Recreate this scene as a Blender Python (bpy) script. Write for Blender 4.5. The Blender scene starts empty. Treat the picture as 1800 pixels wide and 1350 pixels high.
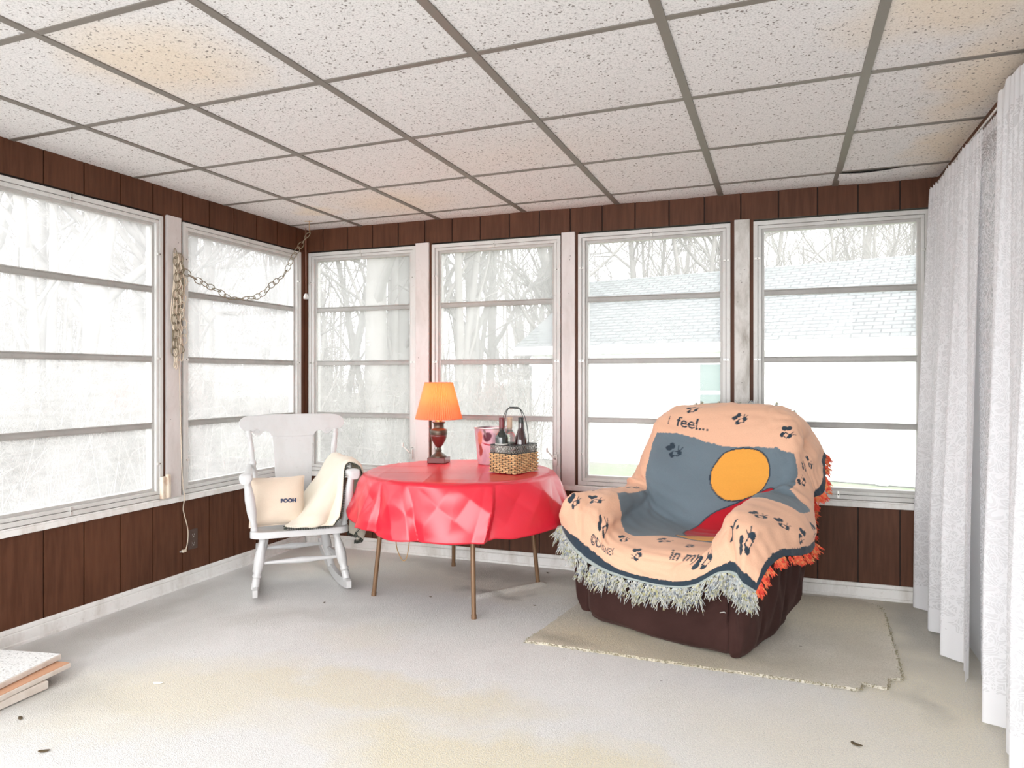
import bpy, math, random
import numpy as np
from mathutils import Vector, Matrix
R = math.radians
PI = math.pi
S = bpy.context.scene
COL = S.collection

# ------------------------------------------------------------------ camera
YAW = math.atan(475 / 1266.0)
cam_d = bpy.data.cameras.new('camera')
cam_d.sensor_width = 36
cam_d.lens = 1266.0 / 1800 * 36
cam_d.shift_y = -13 / 1800
cam_d.clip_end = 300
cam = bpy.data.objects.new('camera', cam_d)
COL.objects.link(cam)
cam.location = (0, 0, 1.25)
cam.rotation_euler = (R(90), 0, YAW)
S.camera = cam
RV = Vector((math.cos(YAW), math.sin(YAW), 0))
DV = Vector((-math.sin(YAW), math.cos(YAW), 0))

# ------------------------------------------------------------------ world
SKY_LOW, SKY_HIGH = 2.3, 5.8
w = bpy.data.worlds.new('overcast_sky')
S.world = w
w.use_nodes = True
bg = w.node_tree.nodes['Background']
bg.inputs[0].default_value = (0.985, 0.99, 1.0, 1)
# thin overcast, with the side behind the camera made brighter to fill the room
_tc = w.node_tree.nodes.new('ShaderNodeTexCoord')
_dp = w.node_tree.nodes.new('ShaderNodeVectorMath'); _dp.operation = 'DOT_PRODUCT'
_dp.inputs[1].default_value = Vector((.30, -.90, .25)).normalized()
w.node_tree.links.new(_tc.outputs['Generated'], _dp.inputs[0])
_mr = w.node_tree.nodes.new('ShaderNodeMapRange'); _mr.interpolation_type = 'SMOOTHSTEP'
for _i, _v in ((1, .1), (2, 1.0), (3, SKY_LOW), (4, SKY_HIGH)): _mr.inputs[_i].default_value = _v
w.node_tree.links.new(_dp.outputs['Value'], _mr.inputs[0])
# the unseen ground beyond the porch reflects about half of the sky
_sp = w.node_tree.nodes.new('ShaderNodeSeparateXYZ'); w.node_tree.links.new(_tc.outputs['Generated'], _sp.inputs[0])
_gr = w.node_tree.nodes.new('ShaderNodeMapRange')
for _i, _v in ((1, -.06), (2, .06), (3, .50), (4, 1.0)): _gr.inputs[_i].default_value = _v
w.node_tree.links.new(_sp.outputs[2], _gr.inputs[0])
_mu = w.node_tree.nodes.new('ShaderNodeMath'); _mu.operation = 'MULTIPLY'
w.node_tree.links.new(_mr.outputs[0], _mu.inputs[0]); w.node_tree.links.new(_gr.outputs[0], _mu.inputs[1])
w.node_tree.links.new(_mu.outputs[0], bg.inputs[1])
S.view_settings.view_transform = 'Standard'
S.view_settings.look = 'None'
S.view_settings.gamma = 1
S.view_settings.use_curve_mapping = False
S.view_settings.exposure = 0.70
try:
    S.cycles.max_bounces = 12
    S.cycles.diffuse_bounces = 6
    S.cycles.transparent_max_bounces = 24
    S.cycles.sample_clamp_indirect = 8
except Exception:
    pass

# ------------------------------------------------------------------ helpers
class MB:
    def __init__(s):
        s.v = []; s.f = []
    def add(s, vs, fs):
        o = len(s.v)
        s.v += [tuple(p) for p in vs]
        s.f += [tuple(i + o for i in f) for f in fs]
        return s
    def box(s, x0, x1, y0, y1, z0, z1, T=None):
        vs = [(x, y, z) for z in (z0, z1) for y in (y0, y1) for x in (x0, x1)]
        if T: vs = [T(*p) for p in vs]
        return s.add(vs, [(0, 2, 3, 1), (4, 5, 7, 6), (0, 1, 5, 4), (2, 6, 7, 3), (0, 4, 6, 2), (1, 3, 7, 5)])
    def tube(s, pts, rad, n=8, closed=False, cap=True, flat=None):
        pts = [Vector(p) for p in pts]
        m = len(pts)
        if not hasattr(rad, '__len__'): rad = [rad] * m
        o = len(s.v)
        up = None
        for i, p in enumerate(pts):
            if closed: t = pts[(i + 1) % m] - pts[i - 1]
            else: t = pts[min(i + 1, m - 1)] - pts[max(i - 1, 0)]
            if t.length < 1e-9: t = Vector((0, 0, 1))
            t.normalize()
            if up is None:
                up = Vector((0, 0, 1)) if abs(t.z) < .9 else Vector((1, 0, 0))
            a = t.cross(up)
            if a.length < 1e-5: a = t.cross(Vector((.3, .5, .8)))
            a.normalize()
            b = a.cross(t); b.normalize(); up = b
            for k in range(n):
                th = 2 * PI * k / n
                fa = 1 if flat is None else flat
                s.v.append(tuple(p + a * math.cos(th) * rad[i] + b * math.sin(th) * rad[i] * fa))
        for i in range(m if closed else m - 1):
            for k in range(n):
                A = o + i * n + k; B = o + i * n + (k + 1) % n
                C = o + ((i + 1) % m) * n + (k + 1) % n; D = o + ((i + 1) % m) * n + k
                s.f.append((A, B, C, D))
        if cap and not closed:
            s.f.append(tuple(o + k for k in range(n))[::-1])
            s.f.append(tuple(o + (m - 1) * n + k for k in range(n)))
        return s
    def lathe(s, prof, n=32, c=(0, 0, 0), T=None, rf=None):
        o = len(s.v)
        for (r, z) in prof:
            for k in range(n):
                th = 2 * PI * k / n
                rr = r * (rf(k, z) if rf else 1)
                p = (c[0] + rr * math.cos(th), c[1] + rr * math.sin(th), c[2] + z)
                if T: p = T(*p)
                s.v.append(tuple(p))
        for i in range(len(prof) - 1):
            for k in range(n):
                s.f.append((o + i * n + k, o + i * n + (k + 1) % n, o + (i + 1) * n + (k + 1) % n, o + (i + 1) * n + k))
        if prof[0][0] > 1e-4: s.f.append(tuple(o + k for k in range(n))[::-1])
        if prof[-1][0] > 1e-4: s.f.append(tuple(o + (len(prof) - 1) * n + k for k in range(n)))
        return s
    def turned(s, p0, p1, prof, n=16):
        """turned rod: prof = [(t, radius)] from p0 to p1"""
        p0 = Vector(p0); p1 = Vector(p1)
        return s.tube([p0.lerp(p1, t) for t, r in prof], [r for t, r in prof], n)
    def prism(s, poly, T, d0, d1):
        """poly in 2d, T(u,v,d)->3d"""
        n = len(poly)
        vs = [T(u, v, d0) for u, v in poly] + [T(u, v, d1) for u, v in poly]
        fs = [tuple(range(n))[::-1], tuple(range(n, 2 * n))]
        fs += [(i, (i + 1) % n, n + (i + 1) % n, n + i) for i in range(n)]
        return s.add(vs, fs)
    def grid(s, P, closed_u=False):
        nu = len(P); nv = len(P[0]); o = len(s.v)
        for row in P:
            for p in row: s.v.append(tuple(p))
        for i in range(nu if closed_u else nu - 1):
            for j in range(nv - 1):
                s.f.append((o + i * nv + j, o + ((i + 1) % nu) * nv + j, o + ((i + 1) % nu) * nv + j + 1, o + i * nv + j + 1))
        return s

def obj(name, mb, mat, parent=None, smooth=False, bevel=0, seg=2, subd=0, solid=0, loc=None, recalc=True, auto=None):
    me = bpy.data.meshes.new(name)
    me.from_pydata(mb.v, [], mb.f)
    if recalc:
        import bmesh
        bm = bmesh.new(); bm.from_mesh(me)
        bmesh.ops.recalc_face_normals(bm, faces=bm.faces)
        bm.to_mesh(me); bm.free()
    me.materials.append(mat)
    o = bpy.data.objects.new(name, me)
    COL.objects.link(o)
    if smooth:
        me.polygons.foreach_set('use_smooth', [True] * len(me.polygons))
        if auto is not None: me.set_sharp_from_angle(angle=R(auto))
    if solid:
        m = o.modifiers.new('solid', 'SOLIDIFY'); m.thickness = solid; m.offset = -1
    if bevel:
        m = o.modifiers.new('bevel', 'BEVEL'); m.width = bevel; m.segments = seg; m.limit_method = 'ANGLE'
    if subd:
        m = o.modifiers.new('sub', 'SUBSURF'); m.levels = subd; m.render_levels = subd
    if parent: o.parent = parent
    if loc: o.location = loc
    return o

def tag(o, label, cat, group=None, kind=None):
    o['label'] = label; o['category'] = cat
    if group: o['group'] = group
    if kind: o['kind'] = kind
    return o

def thing(name, label, cat, loc=(0, 0, 0), rz=0, group=None, kind=None):
    o = bpy.data.objects.new(name, None); COL.objects.link(o)
    o.empty_display_size = .1
    o.location = loc; o.rotation_euler = (0, 0, rz)
    return tag(o, label, cat, group, kind)

def dup(root, loc=None, rz=None, parent=None):
    c = root.copy(); COL.objects.link(c)
    if parent: c.parent = parent
    if loc is not None: c.location = loc
    if rz is not None: c.rotation_euler = (0, 0, rz)
    for ch in list(root.children): dup(ch, parent=c)
    return c

def cr(p0, p1, p2, p3, t):
    return 0.5 * ((2 * p1) + (-p0 + p2) * t + (2 * p0 - 5 * p1 + 4 * p2 - p3) * t * t + (-p0 + 3 * p1 - 3 * p2 + p3) * t * t * t)
def cr_axis(A, n):
    """Catmull-Rom along axis 0 of array A to n samples"""
    m = len(A)
    E = np.concatenate([2 * A[:1] - A[1:2], A, 2 * A[-1:] - A[-2:-1]])
    out = []
    for k in range(n):
        x = k / (n - 1) * (m - 1); i = min(int(x), m - 2); t = x - i
        out.append(cr(E[i], E[i + 1], E[i + 2], E[i + 3], t))
    return np.array(out)
def smooth_path(pts, n):
    return [Vector(p) for p in cr_axis(np.array(pts, float), n)]

# ------------------------------------------------------------------ materials
def mat(name, color=(.8, .8, .8), rough=.6, metal=0, spec=.5):
    m = bpy.data.materials.new(name); m.use_nodes = True
    b = m.node_tree.nodes['Principled BSDF']
    b.inputs['Base Color'].default_value = (*color, 1)
    b.inputs['Roughness'].default_value = rough
    b.inputs['Metallic'].default_value = metal
    b.inputs['Specular IOR Level'].default_value = spec
    return m
class NT:
    def __init__(s, m):
        s.t = m.node_tree; s.b = s.t.nodes.get('Principled BSDF'); s.out = s.t.nodes.get('Material Output')
    def n(s, typ, **kw):
        x = s.t.nodes.new(typ)
        for k, v in kw.items():
            if k.startswith('i_'):
                key = k[2:]
                key = int(key) if key.isdigit() else key.replace('_', ' ')
                if hasattr(v, 'is_linked') or isinstance(v, bpy.types.NodeSocket): s.t.links.new(v, x.inputs[key])
                else: x.inputs[key].default_value = v
            else: setattr(x, k, v)
        return x
    def l(s, a, b): s.t.links.new(a, b)
    def co(s, kind='Object'): return s.n('ShaderNodeTexCoord').outputs[kind]
    def mapn(s, vec, scale=(1, 1, 1), rot=(0, 0, 0), loc=(0, 0, 0)):
        return s.n('ShaderNodeMapping', i_Vector=vec, i_Scale=scale, i_Rotation=rot, i_Location=loc).outputs[0]
    def noise(s, vec, scale=5, detail=3, rough=.55, dist=0):
        return s.n('ShaderNodeTexNoise', i_Vector=vec, i_Scale=scale, i_Detail=detail, i_Roughness=rough, i_Distortion=dist).outputs[0]
    def ramp(s, fac, stops):
        x = s.n('ShaderNodeValToRGB', i_Fac=fac); e = x.color_ramp.elements
        while len(e) < len(stops): e.new(.5)
        for i, (p, c) in enumerate(stops):
            e[i].position = p; e[i].color = (*c, 1) if hasattr(c, '__len__') else (c, c, c, 1)
        return x.outputs[0]
    def math(s, op, a, b=0, c=0):
        return s.n('ShaderNodeMath', operation=op, i_0=a, i_1=b, i_2=c).outputs[0]
    def mix(s, fac, a, b, blend='MIX'):
        x = s.n('ShaderNodeMix', data_type='RGBA', blend_type=blend)
        for i, v in ((0, fac), (6, a), (7, b)):
            if isinstance(v, bpy.types.NodeSocket): s.l(v, x.inputs[i])
            else: x.inputs[i].default_value = (v if i == 0 or len(v) == 4 else (*v, 1))
        return x.outputs[2]
    def bump(s, h, strength=.3, dist=.01):
        x = s.n('ShaderNodeBump', i_Height=h, i_Strength=strength, i_Distance=dist)
        s.l(x.outputs[0], s.b.inputs['Normal']); return x
    def base(s, c): s.l(c, s.b.inputs['Base Color'])
    def blob(s, vec, cx, cy, rx, ry, soft=.3, rot=0, power=1):
        """soft ellipse mask in xy of vec, value 1 inside"""
        v = s.mapn(vec, loc=(-cx, -cy, 0))
        v = s.mapn(v, rot=(0, 0, -rot))
        v = s.mapn(v, scale=(1 / rx, 1 / ry, 0))
        d = s.n('ShaderNodeVectorMath', operation='LENGTH', i_0=v).outputs['Value']
        return s.n('ShaderNodeMapRange', i_0=d, i_1=1 - soft, i_2=1 + soft, i_3=1.0, i_4=0.0, clamp=True).outputs[0]

M = {}
def wood_panel(name, c0, c1):
    m = mat(name, c0, .55, spec=.25); t = NT(m); co = t.co()
    n1 = t.noise(t.mapn(co, scale=(14, 14, 1.2)), 3, 4, .6, .4)
    n2 = t.noise(co, 2.2, 3)
    c = t.mix(t.ramp(n1, [(.35, 0), (.65, 1)]), c0, c1)
    c = t.mix(t.math('MULTIPLY', t.ramp(n2, [(.45, 0), (.7, 1)]), .35), c, tuple(x * 1.5 for x in c1))
    t.base(c); t.bump(n1, .15, .002)
    return m
M['panel'] = wood_panel('brown_panelling', (.066, .023, .010), (.096, .037, .018))
M['groove_shade'] = mat('painted_groove_shade', (.02, .008, .004), .8)  # near-black colour stands in for shade inside the board grooves
# carpet
def carpet(name, base, worn, yellow, blobs, grime):
    m = mat(name, base, .95, spec=.1); t = NT(m); co = t.co()
    big = t.noise(co, 1.1, 4, .6, .3)
    mid = t.noise(co, 6, 4, .6)
    fine = t.noise(co, 260, 2, .6)
    tuft = t.noise(co, 130, 3, .7)
    c = t.mix(t.ramp(mid, [(.3, 0), (.75, 1)]), base, worn)
    edge = t.n('ShaderNodeVectorMath', operation='MULTIPLY_ADD', i_0=t.n('ShaderNodeTexNoise', i_Vector=co, i_Scale=3.5, i_Detail=4.0).outputs['Color'], i_1=(.5, .5, 0), i_2=co).outputs[0]
    tot = None
    for b in blobs:
        k = t.blob(edge, b[0] + .25, b[1] + .25, b[2], b[3], b[4], R(b[5]))
        k = t.math('MULTIPLY', k, b[6])
        tot = k if tot is None else t.math('MAXIMUM', tot, k)
    if tot is not None: c = t.mix(tot, c, yellow)
    g = None
    for b in grime:
        k = t.math('MULTIPLY', t.blob(edge, b[0] + .25, b[1] + .25, b[2], b[3], b[4], R(b[5])), b[6])
        g = k if g is None else t.math('MAXIMUM', g, k)
    if g is not None: c = t.mix(g, c, tuple(x * .42 for x in (base[0], base[1] * .95, base[2] * .82)))
    # small dark specks of dirt
    vo = t.n('ShaderNodeTexVoronoi', i_Vector=co, i_Scale=4.2, i_Randomness=1.0)
    sp = t.math('MULTIPLY', t.math('LESS_THAN', vo.outputs['Distance'], .028), t.math('GREATER_THAN', mid, .52))
    c = t.mix(t.math('MULTIPLY', sp, .7), c, (.10, .08, .06))
    c = t.mix(t.ramp(tuft, [(.3, .6), (.62, 0)]), c, tuple(x * .72 for x in base))
    c = t.mix(t.ramp(fine, [(.35, .35), (.6, 0)]), c, tuple(x * .62 for x in base))
    t.base(c)
    h = t.math('ADD', t.math('MULTIPLY', tuft, 1.0), t.math('MULTIPLY', fine, .6))
    t.bump(h, .5, .008)
    return m
M['carpet'] = carpet('cut_pile_carpet', (.80, .79, .775), (.74, .73, .715), (.76, .68, .48),
    [(-1.6, 2.45, .75, .16, .35, 8, .7), (-.75, 2.15, .75, .22, .3, -2, .85), (-2.2, 2.2, .5, .3, .45, 20, .65), (-.15, 1.9, .3, .25, .5, 0, .5), (-1.9, 3.0, .18, .2, .5, 0, .25),
     (.55, 3.7, .35, 1.5, .6, 0, .75), (-1.55, 4.1, 1.1, .35, .5, -5, .45), (.2, 2.6, .5, .4, .6, 0, .45), (-2.75, 4.1, .5, .3, .6, 0, .35)],
    [(-2.9, 3.0, .2, .9, .8, 12, .35), (-1.45, 4.25, .7, .12, .7, -6, .7), (-.95, 4.1, .25, .2, .8, 0, .4), (.66, 4.0, .16, .55, .7, 0, .85), (-1.66, 3.88, .11, .06, .9, 0, .95), (-1.45, 3.85, .07, .03, .9, 20, .8), (-2.7, 1.95, .25, .16, .8, 20, .6), (-3.12, 2.7, .14, .9, .8, 0, .6), (-2.5, 3.05, .4, .10, .8, 30, .35), (.5, 3.1, .05, .12, .9, 0, .5), (.42, 3.75, .04, .16, .9, 0, .6), (-.5, 2.0, .3, .05, .9, 10, .2)])
M['rug'] = carpet('remnant_carpet', (.66, .61, .52), (.72, .68, .60), (.68, .58, .38),
    [(-.8, 3.35, .35, .2, .6, 0, .6), (-.6, 3.3, .5, .2, .6, 0, .5), (.2, 4.1, .4, .3, .6, 0, .4)], [(-.95, 3.26, .2, .05, .8, -10, .7), (-.1, 3.32, .5, .12, .8, 0, .35), (.3, 3.6, .12, .25, .8, 0, .3)])
M['rug_edge'] = mat('rug_pile_edge', (.30, .27, .18), .95)
# ceiling tile
def tilemat(name, base, stains=(), pits=1.0):
    m = mat(name, base, .9, spec=.15); t = NT(m); co = t.co()
    st = t.mapn(co, scale=(1, 1, 1))
    n1 = t.noise(st, 150, 3, .7); n2 = t.noise(st, 85, 2, .5, .8)
    n3 = t.noise(st, 60, 2, .5, 1.5)
    c = t.mix(t.ramp(n1, [(.36, 1), (.52, 0)]), base, tuple(x * .74 for x in base))
    tot = None
    edge = t.n('ShaderNodeVectorMath', operation='MULTIPLY_ADD', i_0=t.n('ShaderNodeTexNoise', i_Vector=co, i_Scale=5.0, i_Detail=4.0).outputs['Color'], i_1=(.3, .3, 0), i_2=co).outputs[0]
    for b in stains:
        k = t.math('MULTIPLY', t.blob(edge, b[0] + .15, b[1] + .15, b[2], b[3], b[4]), b[5])
        tot = k if tot is None else t.math('MAXIMUM', tot, k)
    if tot is not None: c = t.mix(tot, c, (.72, .57, .38))
    vo = t.n('ShaderNodeTexVoronoi', i_Vector=t.n('ShaderNodeVectorMath', operation='MULTIPLY_ADD', i_0=t.n('ShaderNodeTexNoise', i_Vector=co, i_Scale=40.0).outputs['Color'], i_1=(.03, .03, 0), i_2=co).outputs[0], i_Scale=62.0)
    pit = t.math('MULTIPLY', t.math('LESS_THAN', vo.outputs['Distance'], .27), t.math('GREATER_THAN', n3, .5))
    c = t.mix(t.math('MULTIPLY', pit, .85 * pits), c, (.16, .14, .12))
    t.base(c)
    h = t.math('SUBTRACT', n1, t.math('MULTIPLY', pit, .8))
    t.bump(h, .4, .004)
    return m
M['tile'] = tilemat('mineral_ceiling_tile', (.70, .685, .67), [(-2.02, 1.93, .28, .26, .5, .5), (-2.9, 4.0, .12, .1, .6, .45), (-2.3, 4.0, .3, .25, .6, .35), (.5, 2.45, .25, .2, .6, .5), (.68, 3.1, .12, .5, .6, .5), (.72, 3.9, .1, .4, .6, .5), (-1.2, 3.3, .4, .2, .8, .12)])
M['tile_side'] = mat('tile_side', (.45, .42, .37), .9)
M['tee'] = mat('taupe_ceiling_tee', (.165, .145, .122), .5)
def painted(name, c, dirt, amt=.5, scale=7, rough=.45):
    m = mat(name, c, rough); t = NT(m); co = t.co()
    n = t.noise(t.mapn(co, scale=(1, 1, .35)), scale, 5, .65, .3)
    f = t.noise(co, 60, 3)
    cc = t.mix(t.math('MULTIPLY', t.ramp(n, [(.45, 0), (.72, 1)]), amt), c, dirt)
    cc = t.mix(t.ramp(f, [(.62, 0), (.75, .35)]), cc, dirt)
    t.base(cc); t.bump(n, .1, .002)
    return m
M['post'] = painted('painted_post', (.62, .58, .565), (.42, .37, .34), .6)
M['post_worn'] = painted('worn_post', (.60, .58, .55), (.28, .25, .21), .95, 12)
M['white_trim'] = painted('white_trim', (.74, .73, .71), (.42, .38, .33), .6, 9)
M['alu'] = painted('aluminium_frame', (.60, .595, .575), (.36, .34, .31), .45, 5, .4)
M['alu_mid'] = painted('aluminium_track', (.46, .45, .43), (.26, .24, .21), .5, 7, .4)
M['alu_dark'] = mat('window_gasket', (.12, .115, .105), .5)
M['rail'] = painted('window_rail', (.35, .34, .32), (.2, .19, .17), .4, 6, .4)
M['clip'] = mat('clip_metal', (.62, .61, .58), .35, .6)
M['screw'] = mat('screw', (.12, .11, .1), .4, .5)
# glass with a film of dirt
def glassmat(name, film, streak):
    m = bpy.data.materials.new(name); m.use_nodes = True; t = NT(m)
    t.t.nodes.remove(t.b)
    co = t.co()
    n1 = t.noise(t.mapn(co, scale=(1, 1, .6)), 3.0, 5, .65, .4)
    n2 = t.noise(t.mapn(co, scale=(1.5, 1.5, 14)), 4, 3, .6, .2)
    fl = t.math('ADD', film, t.math('MULTIPLY', t.math('SUBTRACT', n1, .5), streak))
    fl = t.math('ADD', fl, t.math('MULTIPLY', t.math('SUBTRACT', n2, .5), streak * .6))
    fl = t.math('MAXIMUM', fl, 0.02)
    tr = t.n('ShaderNodeBsdfTransparent'); tr.inputs[0].default_value = (.97, .98, .98, 1)
    tl = t.n('ShaderNodeBsdfTranslucent'); tl.inputs[0].default_value = (.93, .93, .92, 1)
    mx = t.n('ShaderNodeMixShader', i_0=fl, i_1=tr.outputs[0], i_2=tl.outputs[0])
    gl = t.n('ShaderNodeBsdfGlossy'); gl.inputs['Roughness'].default_value = .02
    fr = t.n('ShaderNodeFresnel', i_0=1.45)
    m2 = t.n('ShaderNodeMixShader', i_0=t.math('MULTIPLY', fr.outputs[0], .15), i_1=mx.outputs[0], i_2=gl.outputs[0])
    t.l(m2.outputs[0], t.out.inputs[0])
    return m
M['glass_left'] = glassmat('dusty_glass', .22, .22)
M['glass_back'] = glassmat('dusty_back_glass', .22, .2)
M['glass_clean'] = glassmat('cleaner_glass', .17, .08)
M['white_paint'] = painted('white_painted_wood', (.55, .55, .55), (.40, .38, .36), .3, 10, .3)

# ------------------------------------------------------------------ room
XL, YB, XR, ZC = -3.34, 4.51, .80, 2.346
Y0 = -.7
SILL, WB, WT = .545, .552, 2.170
fl = MB()
nx, ny = 60, 80
def fz(x, y):
    # a soft ridge where the carpet has rucked up, beside the table
    A = Vector((-1.53, 3.86)); B = Vector((-1.42, 4.32)); A = Vector((-1.62, 3.75)); B = Vector((-1.36, 4.12))
    p = Vector((x, y)); t = max(0, min(1, (p - A).dot(B - A) / (B - A).length_squared))
    d = (p - (A + (B - A) * t)).length
    return .016 * math.exp(-(d / .03) ** 2)
xs = sorted(set([XL - .02 + (XR + .12 - XL) * i / nx for i in range(nx + 1)] + [-1.9 + i * .015 for i in range(60)]))
ys = sorted(set([Y0 + (YB + .02 - Y0) * i / ny for i in range(ny + 1)] + [3.5 + i * .015 for i in range(60)]))
fl.grid([[(x, y, fz(x, y)) for y in ys] for x in xs])
tag(obj('floor', fl, M['carpet'], smooth=True), 'pale grey cut-pile carpet with yellowed patches covering the floor', 'floor', kind='structure')

def lerp(a, b, t): return a + (b - a) * t
# ceiling tiles as separate slabs of one ceiling, resting on the tees
SK = -.028
gx = [-2.865 - .631, -2.865, -2.235, -1.604, -.979, -.348, .283, XR + .1]
gyb = [4.275, 3.605, 2.925, 2.25, 1.59, .93, .27, -.39, -1.05]
def gy(i, x): return (YB + .1) if i < 0 else gyb[i] + SK * (x + 1.3)
ce = MB()
rnd = random.Random(4)
for i in range(len(gx) - 1):
    for j in range(-1, len(gyb) - 1):
        x0, x1 = gx[i] + .004, gx[i + 1] - .004
        sag = rnd.random() * .002
        N = 6
        P = []
        for a in range(N + 1):
            x = lerp(x0, x1, a / N); row = []
            for b in range(N + 1):
                ya, yb = gy(j, x), gy(j + 1, x)
                y = lerp(ya, yb, b / N)
                s = sag * math.sin(PI * a / N) * math.sin(PI * b / N) * 3
                if i == 6 and j == -1: s += .018 * math.exp(-((x - .42) / .16) ** 2) * math.exp(-((b / N - 1) / .5) ** 2)
                row.append((x, y, ZC - s))
            P.append(row)
        ce.grid(P)
        ce.box(x0, x1, min(gy(j + 1, x0), gy(j + 1, x1)), max(gy(j, x0), gy(j, x1)), ZC + .02, ZC + .03)
ceil = tag(obj('ceiling', ce, M['tile'], recalc=False), 'drop ceiling of pitted off-white tiles', 'ceiling', kind='structure')
tg = MB()
for x in gx[1:-1]:
    tg.box(x - .016, x + .016, Y0, YB, ZC - .005, ZC + .03)
for j in range(len(gyb) - 1):
    m_ = []
    pts = [gx[0], gx[-1]]
    a, b = gy(j, pts[0]), gy(j, pts[1])
    hw = .0125
    tg.add([(pts[0], a - hw, ZC - .004), (pts[0], a + hw, ZC - .004), (pts[1], b + hw, ZC - .004), (pts[1], b - hw, ZC - .004),
            (pts[0], a - hw, ZC + .03), (pts[0], a + hw, ZC + .03), (pts[1], b + hw, ZC + .03), (pts[1], b - hw, ZC + .03)],
           [(0, 1, 2, 3), (4, 7, 6, 5), (0, 4, 5, 1), (1, 5, 6, 2), (2, 6, 7, 3), (3, 7, 4, 0)])
obj('ceiling_grid', tg, M['tee'], ceil)

# wall local frames: T(u, n, z): u along wall, n inward normal
def TL(u, n, z): return (XL + n, u, z)
def TB(u, n, z): return (u, YB - n, z)
def boards(mb, T, grooves, u0, u1, z0, z1, skip=None):
    g = [u0] + [x for x in sorted(grooves) if u0 + .01 < x < u1 - .01] + [u1]
    for a, b in zip(g[:-1], g[1:]):
        ga = a + (.004 if a != u0 else 0); gb = b - (.004 if b != u1 else 0)
        mb.box(ga, gb, -.015, 0, z0, z1, T)
def wallmesh(T, grooves, u0, u1, wins):
    mb = MB()
    boards(mb, T, grooves, u0, u1, -.02, SILL - .01)
    boards(mb, T, grooves, u0, u1, WT + .012, ZC + .02)
    # the wood between the windows
    ws = sorted(wins)
    edges = [u0] + [e for w_ in ws for e in w_] + [u1]
    for a, b in zip(edges[0::2], edges[1::2]):
        if b - a > .004: mb.box(a, b, -.10, -.004, SILL - .012, WT + .012, T)
    return mb
gl_ = [2.4625 + .2150 * k for k in range(-18, 10)]
gb_ = [.6135 - .2113 * k for k in range(0, 19)]
WLs = [(-.9, .76), (.86, 1.925), (2.032, 3.175), (3.322, 4.444)]
WBs = [(-3.315, -2.415), (-2.288, -1.353), (-1.235, -.291), (-.160, .76)]
wl_ = tag(obj('wall_left', wallmesh(TL, gl_, Y0, YB, WLs), M['panel']), 'brown grooved wood panelling below and above the left windows', 'wall', kind='structure')
wb_ = tag(obj('wall_back', wallmesh(TB, gb_, XL, XR, WBs), M['panel']), 'brown grooved wood panelling below and above the back windows', 'wall', kind='structure')

for par, T, u0, u1 in ((wl_, TL, Y0, YB), (wb_, TB, XL, XR)):
    mb = MB(); mb.box(u0, u1, -.10, -.008, -.05, SILL - .012, T); mb.box(u0, u1, -.10, -.008, WT + .012, ZC + .05, T)
    obj('groove_shade_backing', mb, M['groove_shade'], par)
# grooves are real gaps, their shade deepened by the dark backing colour; posts, sills, baseboards
def trim(name, mb, m, label, kids=None, **k):
    return tag(obj(name, mb, m, **k), label, 'trim', kind='structure')
k = 1
for (T, a, b, mm, lab) in [(TL, 3.197, 3.302, 'post', 'white painted post between the two left windows, hung with a chain'),
                       (TL, 1.94, 2.018, 'post', 'white painted post at the near end of the left windows'),
                       (TB, -2.412, -2.308, 'post', 'pinkish white post behind the lamp between the two leftmost back windows'),
                       (TB, -1.345, -1.255, 'post', 'white post between the second and third back windows'),
                       (TB, -.268, -.181, 'post_worn', 'grey weathered post with nail holes between the two rightmost back windows')]:
    mb = MB(); mb.box(a, b, -.01, .012, SILL, WT + .016, T)
    o = trim('trim_%d' % k, mb, M[mm], lab, bevel=.0015); k += 1
    hb = MB(); rr = random.Random(k)
    for q in range(3 if mm == 'post' else 7):
        u = lerp(a + .02, b - .02, rr.random()); z = lerp(.9, 2.1, rr.random())
        hb.lathe([(0, 0), (.0028, .0008), (.0028, 0.0)], 8, T=lambda x, y, zz, u=u, z=z, T=T: T(u + x, .0122 + zz, z + y))
    obj('nail_hole', hb, M['screw'], o)
# corner strip
mb = MB(); mb.box(XL, XL + .02, YB - .02, YB, SILL, ZC); mb.box(XL - .01, XL + .004, 4.446, YB, SILL, WT + .01)
trim('trim_6', mb, M['panel'], 'brown strip in the corner between the windows')
for (T, u0, u1, nm, side) in [(TL, Y0, YB - .03, 'left', 'left'), (TB, XL, XR, 'back', 'back')]:
    mb = MB()
    mb.box(u0, u1, -.02, .022, SILL - .032, SILL - .003, T)
    mb.box(u0, u1, -.06, .010, SILL - .004, SILL + .004, T)
    trim('trim_%d' % k, mb, M['white_trim'], 'narrow white window sill along the %s wall' % side, bevel=.002); k += 1
    mb = MB(); mb.box(u0, u1, 0, .016, -.01, .062, T); mb.box(u0, u1, 0, .024, -.01, .014, T)
    mb.box(u0, u1, 0, .009, .062, .085, T)
    o = tag(obj('baseboard_' + nm, mb, M['white_trim'], bevel=.003), 'chipped white baseboard along the %s wall' % side, 'baseboard', kind='structure')

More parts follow.
